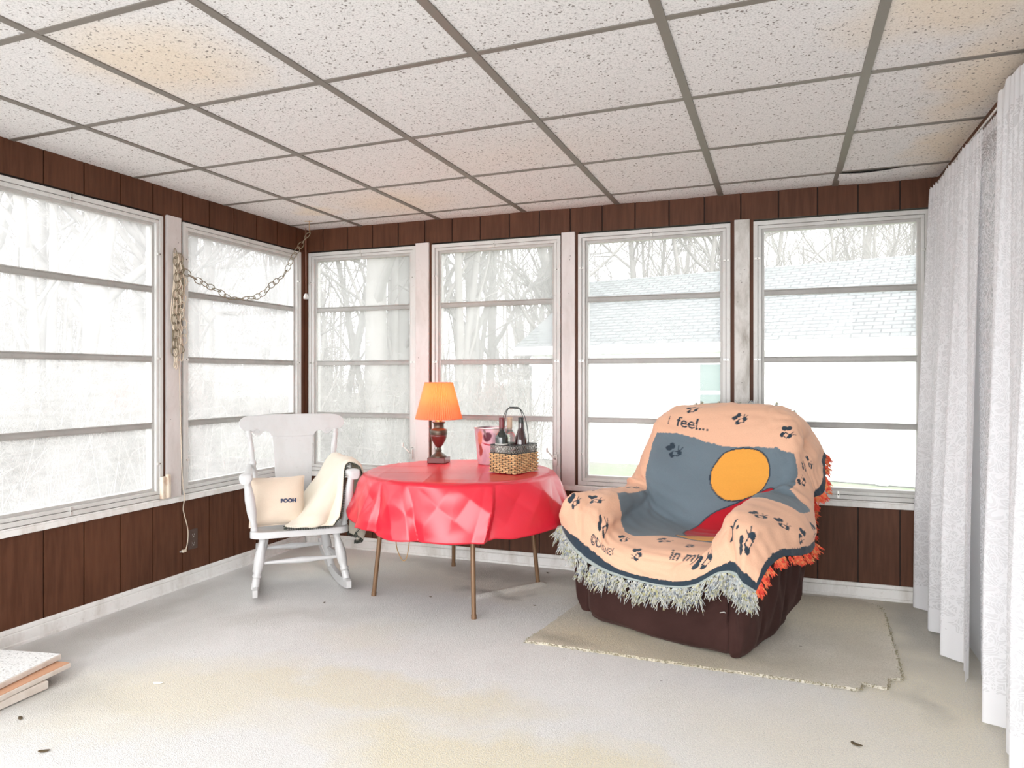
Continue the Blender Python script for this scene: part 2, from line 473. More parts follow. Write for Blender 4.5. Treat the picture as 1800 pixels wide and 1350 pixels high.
# windows
def window(n, T, u0, u1, gm, label, rails, clips=True, crank=True):
    z0, z1 = WB, WT
    def ring(mb, d, wd, n0, n1):
        mb.box(u0 + d, u1 - d, n0, n1, z0 + d, z0 + d + wd, T)
        mb.box(u0 + d, u1 - d, n0, n1, z1 - d - wd, z1 - d, T)
        mb.box(u0 + d, u0 + d + wd, n0, n1, z0 + d + wd, z1 - d - wd, T)
        mb.box(u1 - d - wd, u1 - d, n0, n1, z0 + d + wd, z1 - d - wd, T)
    mb = MB(); ring(mb, 0, .024, -.05, .006); ring(mb, .0265, .018, -.05, .001)
    w_ = tag(obj('window_%d' % n, mb, M['alu'], bevel=.0012), label, 'window', kind='structure')
    mb = MB(); ring(mb, .0242, .0022, -.04, -.002); obj('gasket', mb, M['alu_dark'], w_)
    mb = MB(); ring(mb, .0447, .016, -.06, -.016); obj('inner_frame', mb, M['alu_mid'], w_, bevel=.001)
    a, b = u0 + .060, u1 - .060
    zz = [z0 + .058] + rails + [z1 - .055]
    for i, rz in enumerate(rails):
        mb = MB(); mb.box(a, b, -.040, -.018, rz - .017, rz + .010, T); mb.box(a, b, -.036, -.010, rz + .010, rz + .0165, T)
        mb.box(a, b, -.038, -.0145, rz - .0185, rz - .014, T)
        obj('rail', mb, M['rail'], w_, bevel=.001)
    for i in range(4):
        mb = MB(); nn = -.024 - .004 * (i % 2)
        mb.box(a - .003, b + .003, nn - .0015, nn + .0015, zz[i] - .005, zz[i + 1] + .005, T)
        obj('glass_pane', mb, gm, w_)
    um = (u0 + u1) / 2
    spots = [(um, z1 - .024, 0), (um, z0 + .024, 0)] + [(uu, zz_, 1) for uu in (u0 + .024, u1 - .024) for zz_ in (z0 + .2, z0 + .80, z1 - .22)]
    for (cu, cz, v) in spots:
        mb = MB()
        if v: mb.box(cu - .018, cu + .018, .001, .008, cz - .007, cz + .007, T)
        else: mb.box(cu - .007, cu + .007, .001, .008, cz - .022, cz + .022, T)
        c = obj('frame_clip', mb, M['clip'], w_, bevel=.0015)
        mb = MB(); mb.lathe([(0, .0025), (.0035, .0015), (.0038, 0)], 8, T=lambda x, y, q, cu=cu, cz=cz: T(cu + x, .008 + q, cz + y))
        obj('screw', mb, M['screw'], c)
    if crank:
        mb = MB(); cu = u1 - .03
        mb.box(cu - .012, cu + .012, .006, .02, z0 + .12, z0 + .19, T)
        mb.tube([T(cu, .018, z0 + .16), T(cu - .005, .04, z0 + .17), T(cu - .045, .055, z0 + .215)], [.005, .005, .004], 8)
        mb.tube([T(cu - .045, .055, z0 + .205), T(cu - .045, .055, z0 + .235)], .007, 8)
        obj('crank_handle', mb, M['clip'], w_, bevel=.001)
    return w_
rails = [.972, 1.352, 1.748]
window(1, TL, *WLs[2], M['glass_left'], 'large aluminium window nearest the camera on the left wall', rails, crank=False)
window(2, TL, *WLs[3], M['glass_left'], 'aluminium window on the left wall behind the rocking chair', rails, crank=False)
window(3, TB, *WBs[0], M['glass_left'], 'leftmost window of the back wall, by the corner', rails)
window(4, TB, *WBs[1], M['glass_back'], 'back wall window behind the lamp and wine basket', rails)
window(5, TB, *WBs[2], M['glass_clean'], 'third window of the back wall, left of the armchair', rails, crank=False)
window(6, TB, *WBs[3], M['glass_clean'], 'rightmost window of the back wall, meeting the lace curtain', rails, crank=False)
window(7, TL, *WLs[1], M['glass_left'], 'unseen left wall window, added for light, on the near side of the near post', rails, crank=False)  # out of view, added to let in more daylight
window(8, TL, *WLs[0], M['glass_left'], 'unseen last left wall window, added for light, toward the unbuilt rear of the room', rails, crank=False)  # also out of view, a further opening added for daylight

# right wall behind the curtains: brown header over a pale glazed door wall
mb = MB()
boards(mb, lambda u, n, z: (XR - n, u, z), [YB - .21 * k_ for k_ in range(1, 30)], Y0, YB, 2.17, ZC + .02)
mb.box(XR + .007, XR + .1, Y0, YB, 2.17, ZC + .05)
mb.box(XR, XR + .1, 4.40, YB, 0, 2.17)
wr = tag(obj('wall_right', mb, M['panel']), 'brown wood panelling above the lace curtains on the right', 'wall', kind='structure')
mb = MB(); mb.box(XR + .012, XR + .1, Y0, 4.40, -.02, 2.17)
M['pale_wall'] = mat('pale_siding', (.62, .63, .64), .7)
obj('siding', mb, M['pale_wall'], wr)

# ------------------------------------------------------------------ outdoors
GZ = -.72
def at(px, Z, z=GZ):
    return RV * ((px - 900) / 1266 * Z) + DV * Z + Vector((0, 0, z))
gm = mat('winter_ground', (.35, .33, .27), .95); t = NT(gm); co = t.co()
n = t.noise(co, .35, 5, .6); n2 = t.noise(co, 9, 4, .7)
c = t.mix(t.ramp(n, [(.42, 0), (.58, 1)]), (.20, .185, .17), (.17, .175, .14))
c = t.mix(t.ramp(n2, [(.4, 0), (.7, .6)]), c, (.26, .23, .19))
g_ = t.blob(co, 1.5, 12.5, 6.5, 4.2, .25)
c = t.mix(g_, c, t.mix(t.ramp(n2, [(.35, 0), (.65, 1)]), (.10, .17, .06), (.20, .23, .13)))
t.base(c); t.bump(n2, .6, .05); M['ground'] = gm
mb = MB(); mb.grid([[(x, y, GZ + .05 * math.sin(x * .7) * math.cos(y * .6)) for y in np.linspace(-.9, 75, 50)] for x in np.linspace(-65, 40, 60)])
tag(obj('ground', mb, M['ground'], smooth=True), 'winter lawn and leaf litter outside the windows', 'ground', kind='structure')

# neighbour's garage
GA = 0.237; gd = Vector((-.972, .237, 0)); gn = Vector((-.237, -.972, 0))
P0 = Vector((1.23, 14.78, GZ))
m = mat('white_siding', (.86, .87, .87), .6); t = NT(m); co = t.co()
wv = t.n('ShaderNodeTexWave', i_Vector=co, i_Scale=1.6, wave_type='BANDS', bands_direction='Z', wave_profile='SAW').outputs[1]
t.bump(wv, .25, .01); M['siding'] = m
m = mat('grey_shingles', (.56, .58, .58), .85); t = NT(m)
uv = t.mapn(t.co('Object'), scale=(1, 1, 1))
br = t.n('ShaderNodeTexBrick', i_Vector=uv, i_Color1=(.155, .165, .17, 1), i_Color2=(.115, .125, .13, 1), i_Mortar=(.04, .044, .05, 1), i_Scale=1.0, i_Mortar_Size=.016, i_Brick_Width=.32, i_Row_Height=.145)
t.base(br.outputs[0]); M['shingle'] = m
m = mat('pale_green_glass', (.42, .56, .52), .2); M['greenglass'] = m; m.node_tree.nodes['Principled BSDF'].inputs['Base Color'].default_value = (.13, .19, .18, 1)
def GT(s_, b, z):  # s along wall to the left, b behind, z above ground
    return P0 + gd * s_ - gn * b + Vector((0, 0, z))
gar = thing('garage', "white sided garage with a pale shingled roof beyond the two right windows", 'garage', tuple(P0))
gar.rotation_euler = (0, 0, math.atan2(gd.y, gd.x))
def GL(s_, b, z): return (s_, -b, z)   # local: x = leftwards, y = -behind
S0, S1, EH, D, RH = -1.75, 7.4, 2.62, 6.6, 1.95
mb = MB(); mb.box(S0 + .3, S1 - .3, 0, D, 0, EH, GL); obj('wall', mb, M['siding'], gar)
mb = MB()
for (e0, e1, b0, b1) in [(S0, S1, -.35, D / 2)]:
    pass
rf = MB()
# roof: hip at right end, gable at the left
ridge0, ridge1 = S0 + .55, S1
A = [GL(S0, -.3, EH), GL(S1, -.3, EH), GL(S1, D / 2, EH + RH), GL(ridge0, D / 2, EH + RH), GL(S0, D + .3, EH), GL(S1, D + .3, EH)]
B = [(x, y, z + .06) for x, y, z in A]
rf.add(A + B, [(0, 1, 2, 3), (3, 2, 5, 4), (0, 3, 4), (1, 5, 2), (6, 7, 8, 9), (9, 8, 11, 10), (6, 9, 10), (7, 11, 8), (0, 1, 7, 6), (4, 5, 11, 10), (0, 4, 10, 6), (1, 5, 11, 7)])
ro = obj('roof', rf, M['shingle'], gar)
mb = MB(); mb.box(S0, S1, -.32, -.29, EH - .14, EH + .06, GL); mb.box(S0, S1, -.30, 0, EH - .14, EH - .10, GL); obj('fascia', mb, M['siding'], gar)
# green-tinted window with white trim
s_w = 2.34
mb = MB(); mb.box(s_w - .05, s_w + .62, -.03, 0, .80, 2.28, GL); wn = obj('window', mb, M['siding'], gar)
mb = MB(); mb.box(s_w, s_w + .57, -.04, -.028, 1.68, 2.22, GL); mb.box(s_w, s_w + .57, -.04, -.028, 1.0, 1.60, GL); obj('pane', mb, M['greenglass'], wn)
mb = MB(); mb.box(-.6, -.4, -.12, -.02, 0, .30, GL); obj('meter_box', mb, M['siding'], gar)

# far grey house and a small dark shed roof
def house(name, px, Z, w_, h_, d_, rh, wall, roof, label):
    p = at(px, Z); o = thing(name, label, 'building', tuple(p), YAW + .25)
    mb = MB(); mb.box(-w_ / 2, w_ / 2, 0, d_, 0, h_); obj('wall', mb, wall, o)
    mb = MB(); mb.prism([(-w_ / 2 - .3, h_), (w_ / 2 + .3, h_), (0, h_ + rh)], lambda u, v, d: (u, d, v), -.2, d_ + .2); obj('roof', mb, roof, o)
    mb = MB(); mb.box(-w_ * .25, w_ * .25, -.05, 0, h_ * .35, h_ * .75); wi = obj('window', mb, M['greenglass'], o)
    mb = MB(); mb.box(-w_ * .29, w_ * .29, -.03, 0, h_ * .31, h_ * .79); mb.box(-.03, .03, -.07, 0, h_ * .35, h_ * .75); obj('window_trim', mb, M['siding'], wi)
    return o
M['darkroof'] = mat('dark_roof', (.10, .10, .11), .9)
M['greywall'] = mat('grey_wall', (.45, .46, .47), .8)
house('shed', 937, 34, 1.3, 2.0, 2, .5, M['siding'], M['darkroof'], 'small shed with a dark gable roof in the woods left of the garage')
house('house', 925, 26, 1.9, 1.6, 3, .25, M['greywall'], M['greywall'], 'low grey house seen through the brush behind the wine basket')

# bare trees
bark = mat('grey_bark', (.21, .19, .17), .9); t = NT(bark); n = t.noise(t.mapn(t.co(), scale=(6, 6, 1)), 3, 5); t.base(t.mix(n, (.13, .12, .112), (.22, .205, .19))); M['bark'] = bark
def tree_mesh(seed, H, rad, lean, forks, dens=1.0):
    rn = random.Random(seed)
    trunk = MB(); br_ = MB()
    def grow(p, d, L, r, lev):
        nseg = [7, 6, 4, 3, 3][lev]
        pts = [Vector(p)]; rr = [r]; dd = Vector(d).normalized()
        wob = [.05, .16, .25, .3, .35][lev]
        for k_ in range(nseg):
            dd = (dd + Vector((rn.gauss(0, wob), rn.gauss(0, wob), rn.gauss(0, wob * .6) + (.03 if lev else .06)))).normalized()
            pts.append(pts[-1] + dd * (L / nseg)); rr.append(r * (1 - (k_ + 1) / nseg * (.55 if lev == 0 else .8)))
        (trunk if lev == 0 else br_).tube(pts, rr, [8, 5, 4, 3, 3][lev], cap=False)
        if lev >= 4: return
        nch = int([13, 8, 6, 4][lev] * dens)
        for c_ in range(nch):
            t_ = rn.uniform([.22, .2, .2, .2][lev], 1.0)
            i = min(int(t_ * nseg), nseg - 1); q = pts[i].lerp(pts[i + 1], t_ * nseg - i)
            ax = (pts[i + 1] - pts[i]).normalized()
            perp = ax.cross(Vector((rn.gauss(0, 1), rn.gauss(0, 1), rn.gauss(0, 1)))).normalized()
            ang = R(rn.uniform(22, 55))
            nd = ax * math.cos(ang) + perp * math.sin(ang); nd.z += .12
            grow(q, nd, L * rn.uniform(.28, .5) * (1 if lev else 1.15), max(rr[i] * rn.uniform(.35, .55), .0045), lev + 1)
    base = Vector((0, 0, -.1))
    for f in range(forks):
        a = 2 * PI * f / max(forks, 1) + seed
        sp = .16 if forks > 1 else 0
        grow(base + Vector((math.cos(a) * rad * .8, math.sin(a) * rad * .8, 0)) * (forks > 1), Vector((lean + math.cos(a) * sp, math.sin(a) * sp, 1)), H, rad, 0)
    return trunk, br_
protos = []
for i, (sd, H_, ra, le, fo, de) in enumerate([(11, 10, .16, .05, 1, 1), (23, 9, .11, -.12, 2, .85), (37, 11, .22, .1, 1, 1), (41, 9, .09, .02, 3, .75), (59, 8, .26, -.35, 1, .9)]):
    tr, bb = tree_mesh(sd, H_, ra, le, fo, de)
    mt = bpy.data.meshes.new('trunk'); mt.from_pydata(tr.v, [], tr.f); mt.materials.append(M['bark'])
    mb_ = bpy.data.meshes.new('branches'); mb_.from_pydata(bb.v, [], bb.f); mb_.materials.append(M['bark'])
    for q in (mt, mb_): q.polygons.foreach_set('use_smooth', [True] * len(q.polygons))
    protos.append((mt, mb_))
spots = []
rn = random.Random(77)
big = [(-40, 12, 2), (190, 11, 2), (235, 15, 0), (70, 17, 1), (100, 10, 3), (380, 13, 4), (440, 18, 1), (345, 20, 0), (500, 22, 3), (655, 13, 2), (682, 15, 1), (708, 17, 0), (585, 19, 1), (800, 15, 3), (830, 19, 2), (860, 24, 0), (900, 28, 1), (940, 30, 3),
       (1055, 24, 4), (1110, 26, 0), (1150, 27, 1), (1235, 24, 3), (1275, 25, 2), (1370, 30, 0), (1420, 34, 1), (1505, 27, 3), (1530, 31, 2), (1590, 33, 1), (1630, 29, 0)]
for px, Z, k_ in big: spots.append((px, Z, k_, rn.uniform(.9, 1.15)))
for i in range(24): spots.append((rn.uniform(-150, 1000 if i < 8 else 520), rn.uniform(20, 48), rn.randrange(4), rn.uniform(.7, 1.1)))
for i in range(7): spots.append((rn.uniform(1000, 1650), rn.uniform(32, 48), rn.randrange(4), rn.uniform(.8, 1.1)))
def seen(px):
    for a, b, nm in [(-999, 285, 'near left window'), (285, 535, 'left window behind rocker'), (535, 745, 'corner back window'), (745, 1000, 'window behind the lamp'),
                     (1000, 1300, 'window left of armchair'), (1300, 9999, 'window beside lace curtain')]:
        if a <= px < b: return nm
byw = {}
for s_ in sorted(spots): byw.setdefault(seen(s_[0]), []).append(s_)
ordn = ['leftmost', 'second from left', 'third from left', 'fourth from left', 'fifth from left', 'sixth from left', 'seventh from left', 'eighth from left', 'ninth from left', 'tenth from left', 'eleventh from left', 'twelfth from left', 'thirteenth from left', 'fourteenth from left', 'fifteenth from left', 'sixteenth from left', 'seventeenth from left', 'eighteenth from left'] + ['%dth from left' % q for q in range(19, 60)]
for nm, L_ in byw.items():
    for i, (px, Z, k_, sc) in enumerate(L_):
        p = at(px, Z)
        kind = ['bare grey tree', 'bare twin-stemmed tree', 'thick-trunked bare tree', 'bare many-stemmed tree', 'leaning thick bare tree'][k_]
        o = thing('bare_tree', '%s, %s, seen through %s' % (kind, ordn[i], nm), 'tree', tuple(p), rn.uniform(0, 6.28) if k_ != 4 else YAW, 'bare winter trees outside')
        o.scale = (sc, sc, sc)
        for q, me in zip(('trunk', 'branches'), protos[k_]):
            c_ = bpy.data.objects.new(q, me); COL.objects.link(c_); c_.parent = o
# tangled brush
brush = mat('brush_twigs', (.16, .145, .13), .9)
def brush_obj(seed, n_, gen, label):
    rr = random.Random(seed); mb = MB()
    for i in range(n_):
        p = gen(rr)
        for q in range(rr.randint(5, 9)):
            a = rr.uniform(0, 2 * PI); L = rr.uniform(.7, 2.3); h = rr.uniform(.6, 2.2)
            d = Vector((math.cos(a), math.sin(a), 0))
            P = [p + d * L * s2 * .5 + Vector((rr.gauss(0, .05), rr.gauss(0, .05), h * math.sin(PI * (.08 + s2 * .62)))) for s2 in (0, .2, .4, .6, .8, 1)]
            mb.tube(P, [.008, .007, .006, .005, .004, .002], 3, cap=False)
            for e in range(4):
                s_ = P[rr.randint(1, 4)]; e1_ = s_ + Vector((rr.gauss(0, .25), rr.gauss(0, .25), rr.gauss(.15, .2)))
                mb.tube([s_, s_.lerp(e1_, .5) + Vector((0, 0, .03)), e1_], [.004, .003, .0015], 3, cap=False)
    tag(obj('brush', mb, brush, recalc=False), label, 'brush', kind='stuff')
brush_obj(5, 520, lambda r_: at(r_.uniform(-160, 540), r_.uniform(7, 24)), 'tangled leafless brush along the wood edge outside the left windows')
brush_obj(6, 170, lambda r_: at(r_.uniform(540, 960), r_.uniform(9.5, 26)), 'tangled leafless brush outside the back windows, left of the garage')

rr = random.Random(9); mb = MB()
for i in range(1050):
    p = at((rr.uniform(-250, 600) if i < 850 else rr.uniform(600, 1750)), rr.uniform(36, 60)); h = rr.uniform(3, 12)
    lx, ly = rr.gauss(0, .8), rr.gauss(0, .8)
    mb.tube([p, p + Vector((lx * .4, ly * .4, h * .5)), p + Vector((lx, ly, h))], [.07, .05, .02], 3, cap=False)
    for q in range(5):
        t_ = rr.uniform(.2, .9); s_ = p + Vector((lx * t_, ly * t_, h * t_)); L = rr.uniform(.8, 2.6); a = rr.uniform(0, 6.28)
        mb.tube([s_, s_ + Vector((math.cos(a) * L, math.sin(a) * L, rr.uniform(.2, 1.8)))], [.03, .012], 3, cap=False)
tag(obj('distant_tree_line', mb, M['bark'], recalc=False), 'hazy leafless woods far behind the yard', 'woods', kind='stuff')

# ================================================================== recliner
CO = Vector((-.955, 3.62, 0)); CE = Vector((.94, -.342, 0)).normalized(); CY = Vector((.342, .94, 0)).normalized()
CRZ = math.atan2(CE.y, CE.x)
def superpath(a0, a1, b0, b1, r, n=10):
    P = []
    for (cx, cy, t0) in [(a1 - r, b0 + r, -90), (a1 - r, b1 - r, 0), (a0 + r, b1 - r, 90), (a0 + r, b0 + r, 180)]:
        for i in range(n + 1):
            t_ = R(t0 + 90 * i / n); P.append((cx + r * math.cos(t_), cy + r * math.sin(t_)))
    return P
def loft(mb, secs, n=10, cap=True):
    """secs: (z, a0,a1,b0,b1,r, shear)"""
    o = len(mb.v); m = 4 * (n + 1)
    for s_ in secs:
        z, a0, a1, b0, b1, r = s_[:6]
        for (x, y) in superpath(a0, a1, b0, b1, r, n): mb.v.append((x, y, z))
    for i in range(len(secs) - 1):
        for k_ in range(m):
            mb.f.append((o + i * m + k_, o + i * m + (k_ + 1) % m, o + (i + 1) * m + (k_ + 1) % m, o + (i + 1) * m + k_))
    if cap:
        mb.f.append(tuple(o + k_ for k_ in range(m))[::-1]); mb.f.append(tuple(o + (len(secs) - 1) * m + k_ for k_ in range(m)))
m = mat('brown_slipcover', (.062, .026, .020), .95, spec=.15); t = NT(m); co = t.co()
m.node_tree.nodes['Principled BSDF'].inputs['Sheen Weight'].default_value = .12
m.node_tree.nodes['Principled BSDF'].inputs['Sheen Tint'].default_value = (.6, .4, .35, 1)
n = t.noise(co, 4, 4, .6); f = t.noise(co, 300, 2)
t.base(t.mix(t.ramp(n, [(.35, 0), (.7, 1)]), (.030, .013, .011), (.046, .021, .018))); t.bump(f, .3, .002); M['slip'] = m
rec = thing('armchair', 'brown slipcovered recliner armchair with rounded arms, standing on the carpet remnant', 'armchair', tuple(CO), CRZ)
def wrinkle(mb, fn):
    mb.v = [fn(Vector(p)) for p in mb.v]; return mb
zs = [.022, .05, .10, .16, .22, .28, .34, .39, .41]
mb = MB(); loft(mb, [(.022, .09, .80, -.035, .50, .04), (.04, .06, .82, -.055, .54, .05), (.08, .045, .83, -.062, .60, .05), (.16, .03, .83, -.055, .66, .05), (.26, .02, .83, -.045, .68, .05), (.36, .02, .83, -.035, .68, .05), (.40, .04, .80, -.01, .66, .06)])
def fw(p):
    # soft drags in the cloth that pull toward the right front corner
    if p.y < .2:
        d = math.hypot(p.x - .80, p.z - .36); ang = math.atan2(p.z - .38, p.x - .82)
        p.y -= .007 * math.sin(ang * 16) * math.exp(-((d - .2) / .16) ** 2)
        p.y -= .012 * math.sin((p.x - .05) / .72 * PI) * (1 if .05 < p.x < .77 else 0)
    return tuple(p)
class D: pass
def dense_loft(secs, k_, **kw):
    A = cr_axis(np.array(secs), k_); mb_ = MB(); loft(mb_, [tuple(r_) for r_ in A], n=kw.get('n', 10)); return mb_
def front_sheet():
    # front skirt of the slipcover as a draped panel
    P = []
    for i in range(61):
        a = lerp(.055, .80, i / 60); row = []
        for j in range(31):
            z = lerp(.40, .030 + .012 * math.sin(a * 9), j / 30)
            b = -.055 - .016 * math.sin(PI * (a - .03) / .78) - .008 * math.sin(PI * j / 30)
            d = math.hypot(a - .82, z - .30); ang = math.atan2(z - .34, a - .90)
            b -= .006 * math.sin(ang * 22) * math.exp(-((d - .16) / .12) ** 2)
            b -= .003 * math.sin(a * 21 + z * 6)
            # lower edge turns under on the left
            b += .05 * max(0, (.12 - a) / .12) ** 2 + .03 * max(0, (.06 - z) / .06) ** 2
            row.append((a, b, z + .035 * max(0, 1 - (a - .05) / .10) ** 2 * (j / 30)))
        P.append(row)
    return MB().grid(P)
obj('body', mb, M['slip'], rec, smooth=True, auto=50)
obj('front_skirt', front_sheet(), M['slip'], rec, smooth=True, solid=.006)
# left arm: narrow panel that hangs lower at the front
la = dense_loft([(.055, .0, .055, -.04, .40, .02), (.12, -.028, .06, -.05, .56, .025), (.22, -.045, .06, -.045, .64, .03), (.36, -.06, .09, -.04, .66, .035), (.44, -.07, .10, -.02, .62, .045), (.50, -.07, .10, .01, .60, .06), (.54, -.05, .08, .05, .56, .06), (.55, -.01, .05, .09, .5, .02)], 26)
obj('arm', la, M['slip'], rec, smooth=True, auto=60)
def rf_(p):
    # hanging folds down the right side
    k_ = max(0, min(1, (p.x - .84) / .03)) * max(0, min(1, (.56 - p.z) / .12))
    p.x += k_ * (.009 * math.sin(p.y * 23 + p.z * 9) + .006 * math.sin(p.y * 47 - p.z * 13 + 1.3) + .004 * math.sin(p.y * 90 + 6 * p.z))
    kf = max(0, 1 - abs(p.x - .85) / .06) * max(0, min(1, (.02 - p.y) / .05)) * max(0, min(1, (.5 - p.z) / .1))
    p.y -= kf * .012 * math.sin(p.x * 80 + p.z * 10)
    return tuple(p)
A = cr_axis(np.array([(.018, .80, .845, -.045, .22, .02), (.05, .79, .865, -.06, .42, .03), (.12, .785, .885, -.055, .56, .035), (.24, .78, .90, -.05, .64, .04), (.38, .76, .91, -.04, .66, .04), (.46, .76, .925, -.01, .62, .05), (.52, .76, .92, .03, .60, .07), (.56, .78, .90, .06, .56, .055), (.575, .80, .87, .09, .5, .03)]), 40)
ra = MB(); loft(ra, [tuple(r_) for r_ in A], n=14)
# refine the long sides so the folds show
P = []
for r_ in A:
    pts = superpath(*[float(x) for x in r_[1:6]], n=10); full = []
    for i in range(len(pts)):
        p, q = pts[i], pts[(i + 1) % len(pts)]
        L = math.dist(p, q); kk = max(1, int(L / .012)) if L > .05 else 1
        full.append((p, q, kk))
    P.append((float(r_[0]), full))
kks = [max(f_[1][i][2] for f_ in P) for i in range(len(P[0][1]))]
rows = []
for z, full in P:
    row = []
    for (p, q, _), kk in zip(full, kks):
        for u_ in range(kk): row.append(rf_(Vector((lerp(p[0], q[0], u_ / kk), lerp(p[1], q[1], u_ / kk), z))))
    rows.append(row)
ra = MB(); o_ = 0; m_ = len(rows[0])
for row in rows: ra.v += row
for i in range(len(rows) - 1):
    for k_ in range(m_): ra.f.append((i * m_ + k_, i * m_ + (k_ + 1) % m_, (i + 1) * m_ + (k_ + 1) % m_, (i + 1) * m_ + k_))
ra.f.append(tuple(range(m_))[::-1]); ra.f.append(tuple((len(rows) - 1) * m_ + k_ for k_ in range(m_)))
obj('arm', ra, M['slip'], rec, smooth=True, auto=60)
sc_ = dense_loft([(.36, .15, .69, .0, .50, .05), (.39, .13, .71, -.02, .52, .06), (.405, .16, .68, .02, .50, .05)], 8)
obj('seat_cushion', sc_, M['slip'], rec, smooth=True)
bk = MB(); secs = []
Z_ = [.30, .45, .60, .75, .88, .98, 1.04, 1.065]
for z in Z_:
    f_ = .54 + max(0, (z - .45)) * .30
    wd = {1.04: .05, 1.065: .10, .98: .02}.get(z, 0)
    secs.append((z, .06 + wd + max(0, z - .7) * .08, .82 - wd - max(0, z - .7) * .08, f_ + wd * .3, min(f_ + .20, .90) - wd * .3, .07 - wd * .2))
loft(bk, secs, n=8)
obj('backrest', bk, M['slip'], rec, smooth=True, auto=60)
mb = MB(); mb.lathe([(.0, 0), (.30, 0), (.30, .012), (0, .012)], 40, c=(.43, .28, .006)); obj('swivel_base', mb, M['screw'], rec)
pin = MB(); pin.tube([(.775, -.085, .215), (.795, -.083, .222), (.80, -.082, .218)], .002, 6); obj('safety_pin', pin, M['clip'], rec)

# ------------------------------------------------------------------ woven blanket on the recliner
CT = np.array([
 [(-.17,.10,.47),(-.135,-.01,.445),(.02,-.085,.350),(.13,-.095,.305),(.31,-.11,.288),(.50,-.11,.284),(.655,-.10,.310),(.775,-.085,.385),(.84,-.075,.385),(.885,-.075,.345),(.925,-.06,.325)],
 [(-.175,.11,.52),(-.14,-.01,.54),(-.03,-.055,.565),(.10,-.07,.50),(.21,-.09,.39),(.43,-.10,.37),(.62,-.09,.385),(.735,-.065,.46),(.80,-.055,.545),(.88,-.055,.52),(.945,-.01,.41)],
 [(-.185,.15,.49),(-.14,.08,.59),(-.05,.05,.622),(.08,.04,.600),(.17,.0,.455),(.42,-.05,.428),(.665,-.01,.445),(.725,.03,.535),(.79,.02,.625),(.91,.03,.60),(.975,.10,.455)],
 [(-.185,.30,.47),(-.145,.24,.585),(-.05,.22,.630),(.085,.22,.615),(.16,.20,.48),(.42,.17,.448),(.665,.20,.455),(.725,.22,.56),(.79,.22,.655),(.975,.24,.60),(1.02,.24,.445)],
 [(-.175,.44,.46),(-.135,.40,.575),(-.045,.38,.622),(.085,.38,.612),(.165,.38,.49),(.42,.36,.432),(.66,.38,.455),(.725,.38,.58),(.79,.38,.672),(.985,.40,.60),(1.015,.42,.445)],
 [(-.165,.58,.47),(-.13,.56,.57),(-.05,.52,.622),(.07,.49,.625),(.17,.46,.55),(.42,.47,.455),(.66,.47,.50),(.735,.47,.62),(.81,.47,.685),(.945,.56,.60),(.915,.66,.50)],
 [(-.13,.76,.55),(-.11,.70,.61),(-.055,.60,.68),(.03,.545,.705),(.15,.535,.68),(.42,.535,.62),(.68,.54,.66),(.79,.55,.70),(.87,.57,.725),(.91,.68,.665),(.90,.74,.605)],
 [(-.09,.86,.62),(-.075,.80,.70),(-.04,.68,.78),(.035,.600,.835),(.15,.570,.83),(.42,.565,.79),(.68,.575,.81),(.79,.59,.84),(.862,.63,.86),(.885,.70,.76),(.915,.73,.635)],
 [(-.05,.93,.72),(-.03,.86,.82),(-.005,.745,.92),(.05,.650,.972),(.155,.618,.97),(.42,.610,.95),(.68,.62,.97),(.785,.645,.985),(.85,.69,.965),(.88,.75,.85),(.935,.79,.655)],
 [(.0,.98,.80),(.02,.92,.89),(.03,.81,.995),(.085,.73,1.038),(.17,.685,1.056),(.43,.675,1.064),(.67,.685,1.064),(.775,.715,1.055),(.84,.765,1.018),(.86,.83,.92),(.91,.88,.76)],
 [(.05,1.02,.86),(.07,.97,.94),(.085,.89,1.01),(.13,.82,1.052),(.21,.785,1.075),(.43,.775,1.087),(.65,.785,1.085),(.755,.81,1.067),(.81,.87,1.01),(.84,.93,.93),(.88,.98,.82)],
 [(.08,1.04,.82),(.10,1.01,.90),(.13,.95,.99),(.17,.90,1.04),(.22,.87,1.07),(.43,.855,1.088),(.64,.87,1.085),(.73,.89,1.05),(.77,.94,.98),(.81,.98,.89),(.84,1.02,.80)],
], float)
NJ, NI = 520, 440
G = cr_axis(CT, NJ); G = np.swapaxes(cr_axis(np.swapaxes(G, 0, 1), NI), 0, 1)      # rows x cols x 3
vv = np.linspace(0, 11, NJ)[:, None] * np.ones((1, NI)); uu = np.ones((NJ, 1)) * np.linspace(0, 10, NI)[None]
def vnoise(u, v, seed):
    rs = np.random.RandomState(seed); out = 0
    for k_ in range(7):
        a, b, ph = rs.uniform(-2.2, 2.2), rs.uniform(-2.2, 2.2), rs.uniform(0, 6.28)
        out = out + np.sin(a * u + b * v + ph) / 7
    return out
nrm = np.cross(np.gradient(G, axis=1), np.gradient(G, axis=0)); nrm /= np.linalg.norm(nrm, axis=2, keepdims=True) + 1e-9
disp = .014 * vnoise(uu, vv, 1) + .012 * vnoise(uu * 2.2, vv * 2.2, 2) + .0045 * vnoise(uu * 7, vv * 7, 3)
def fold(u0, v0, u1, v1, amp, wd):
    """crease ridge along a segment in cloth coordinates"""
    d = np.array([u1 - u0, v1 - v0]); L2 = (d ** 2).sum()
    t_ = np.clip(((uu - u0) * d[0] + (vv - v0) * d[1]) / L2, 0, 1)
    dist = np.hypot(uu - u0 - t_ * d[0], vv - v0 - t_ * d[1])
    return amp * np.exp(-(dist / wd) ** 2) * np.sin(PI * np.clip(t_ * .9 + .05, 0, 1))
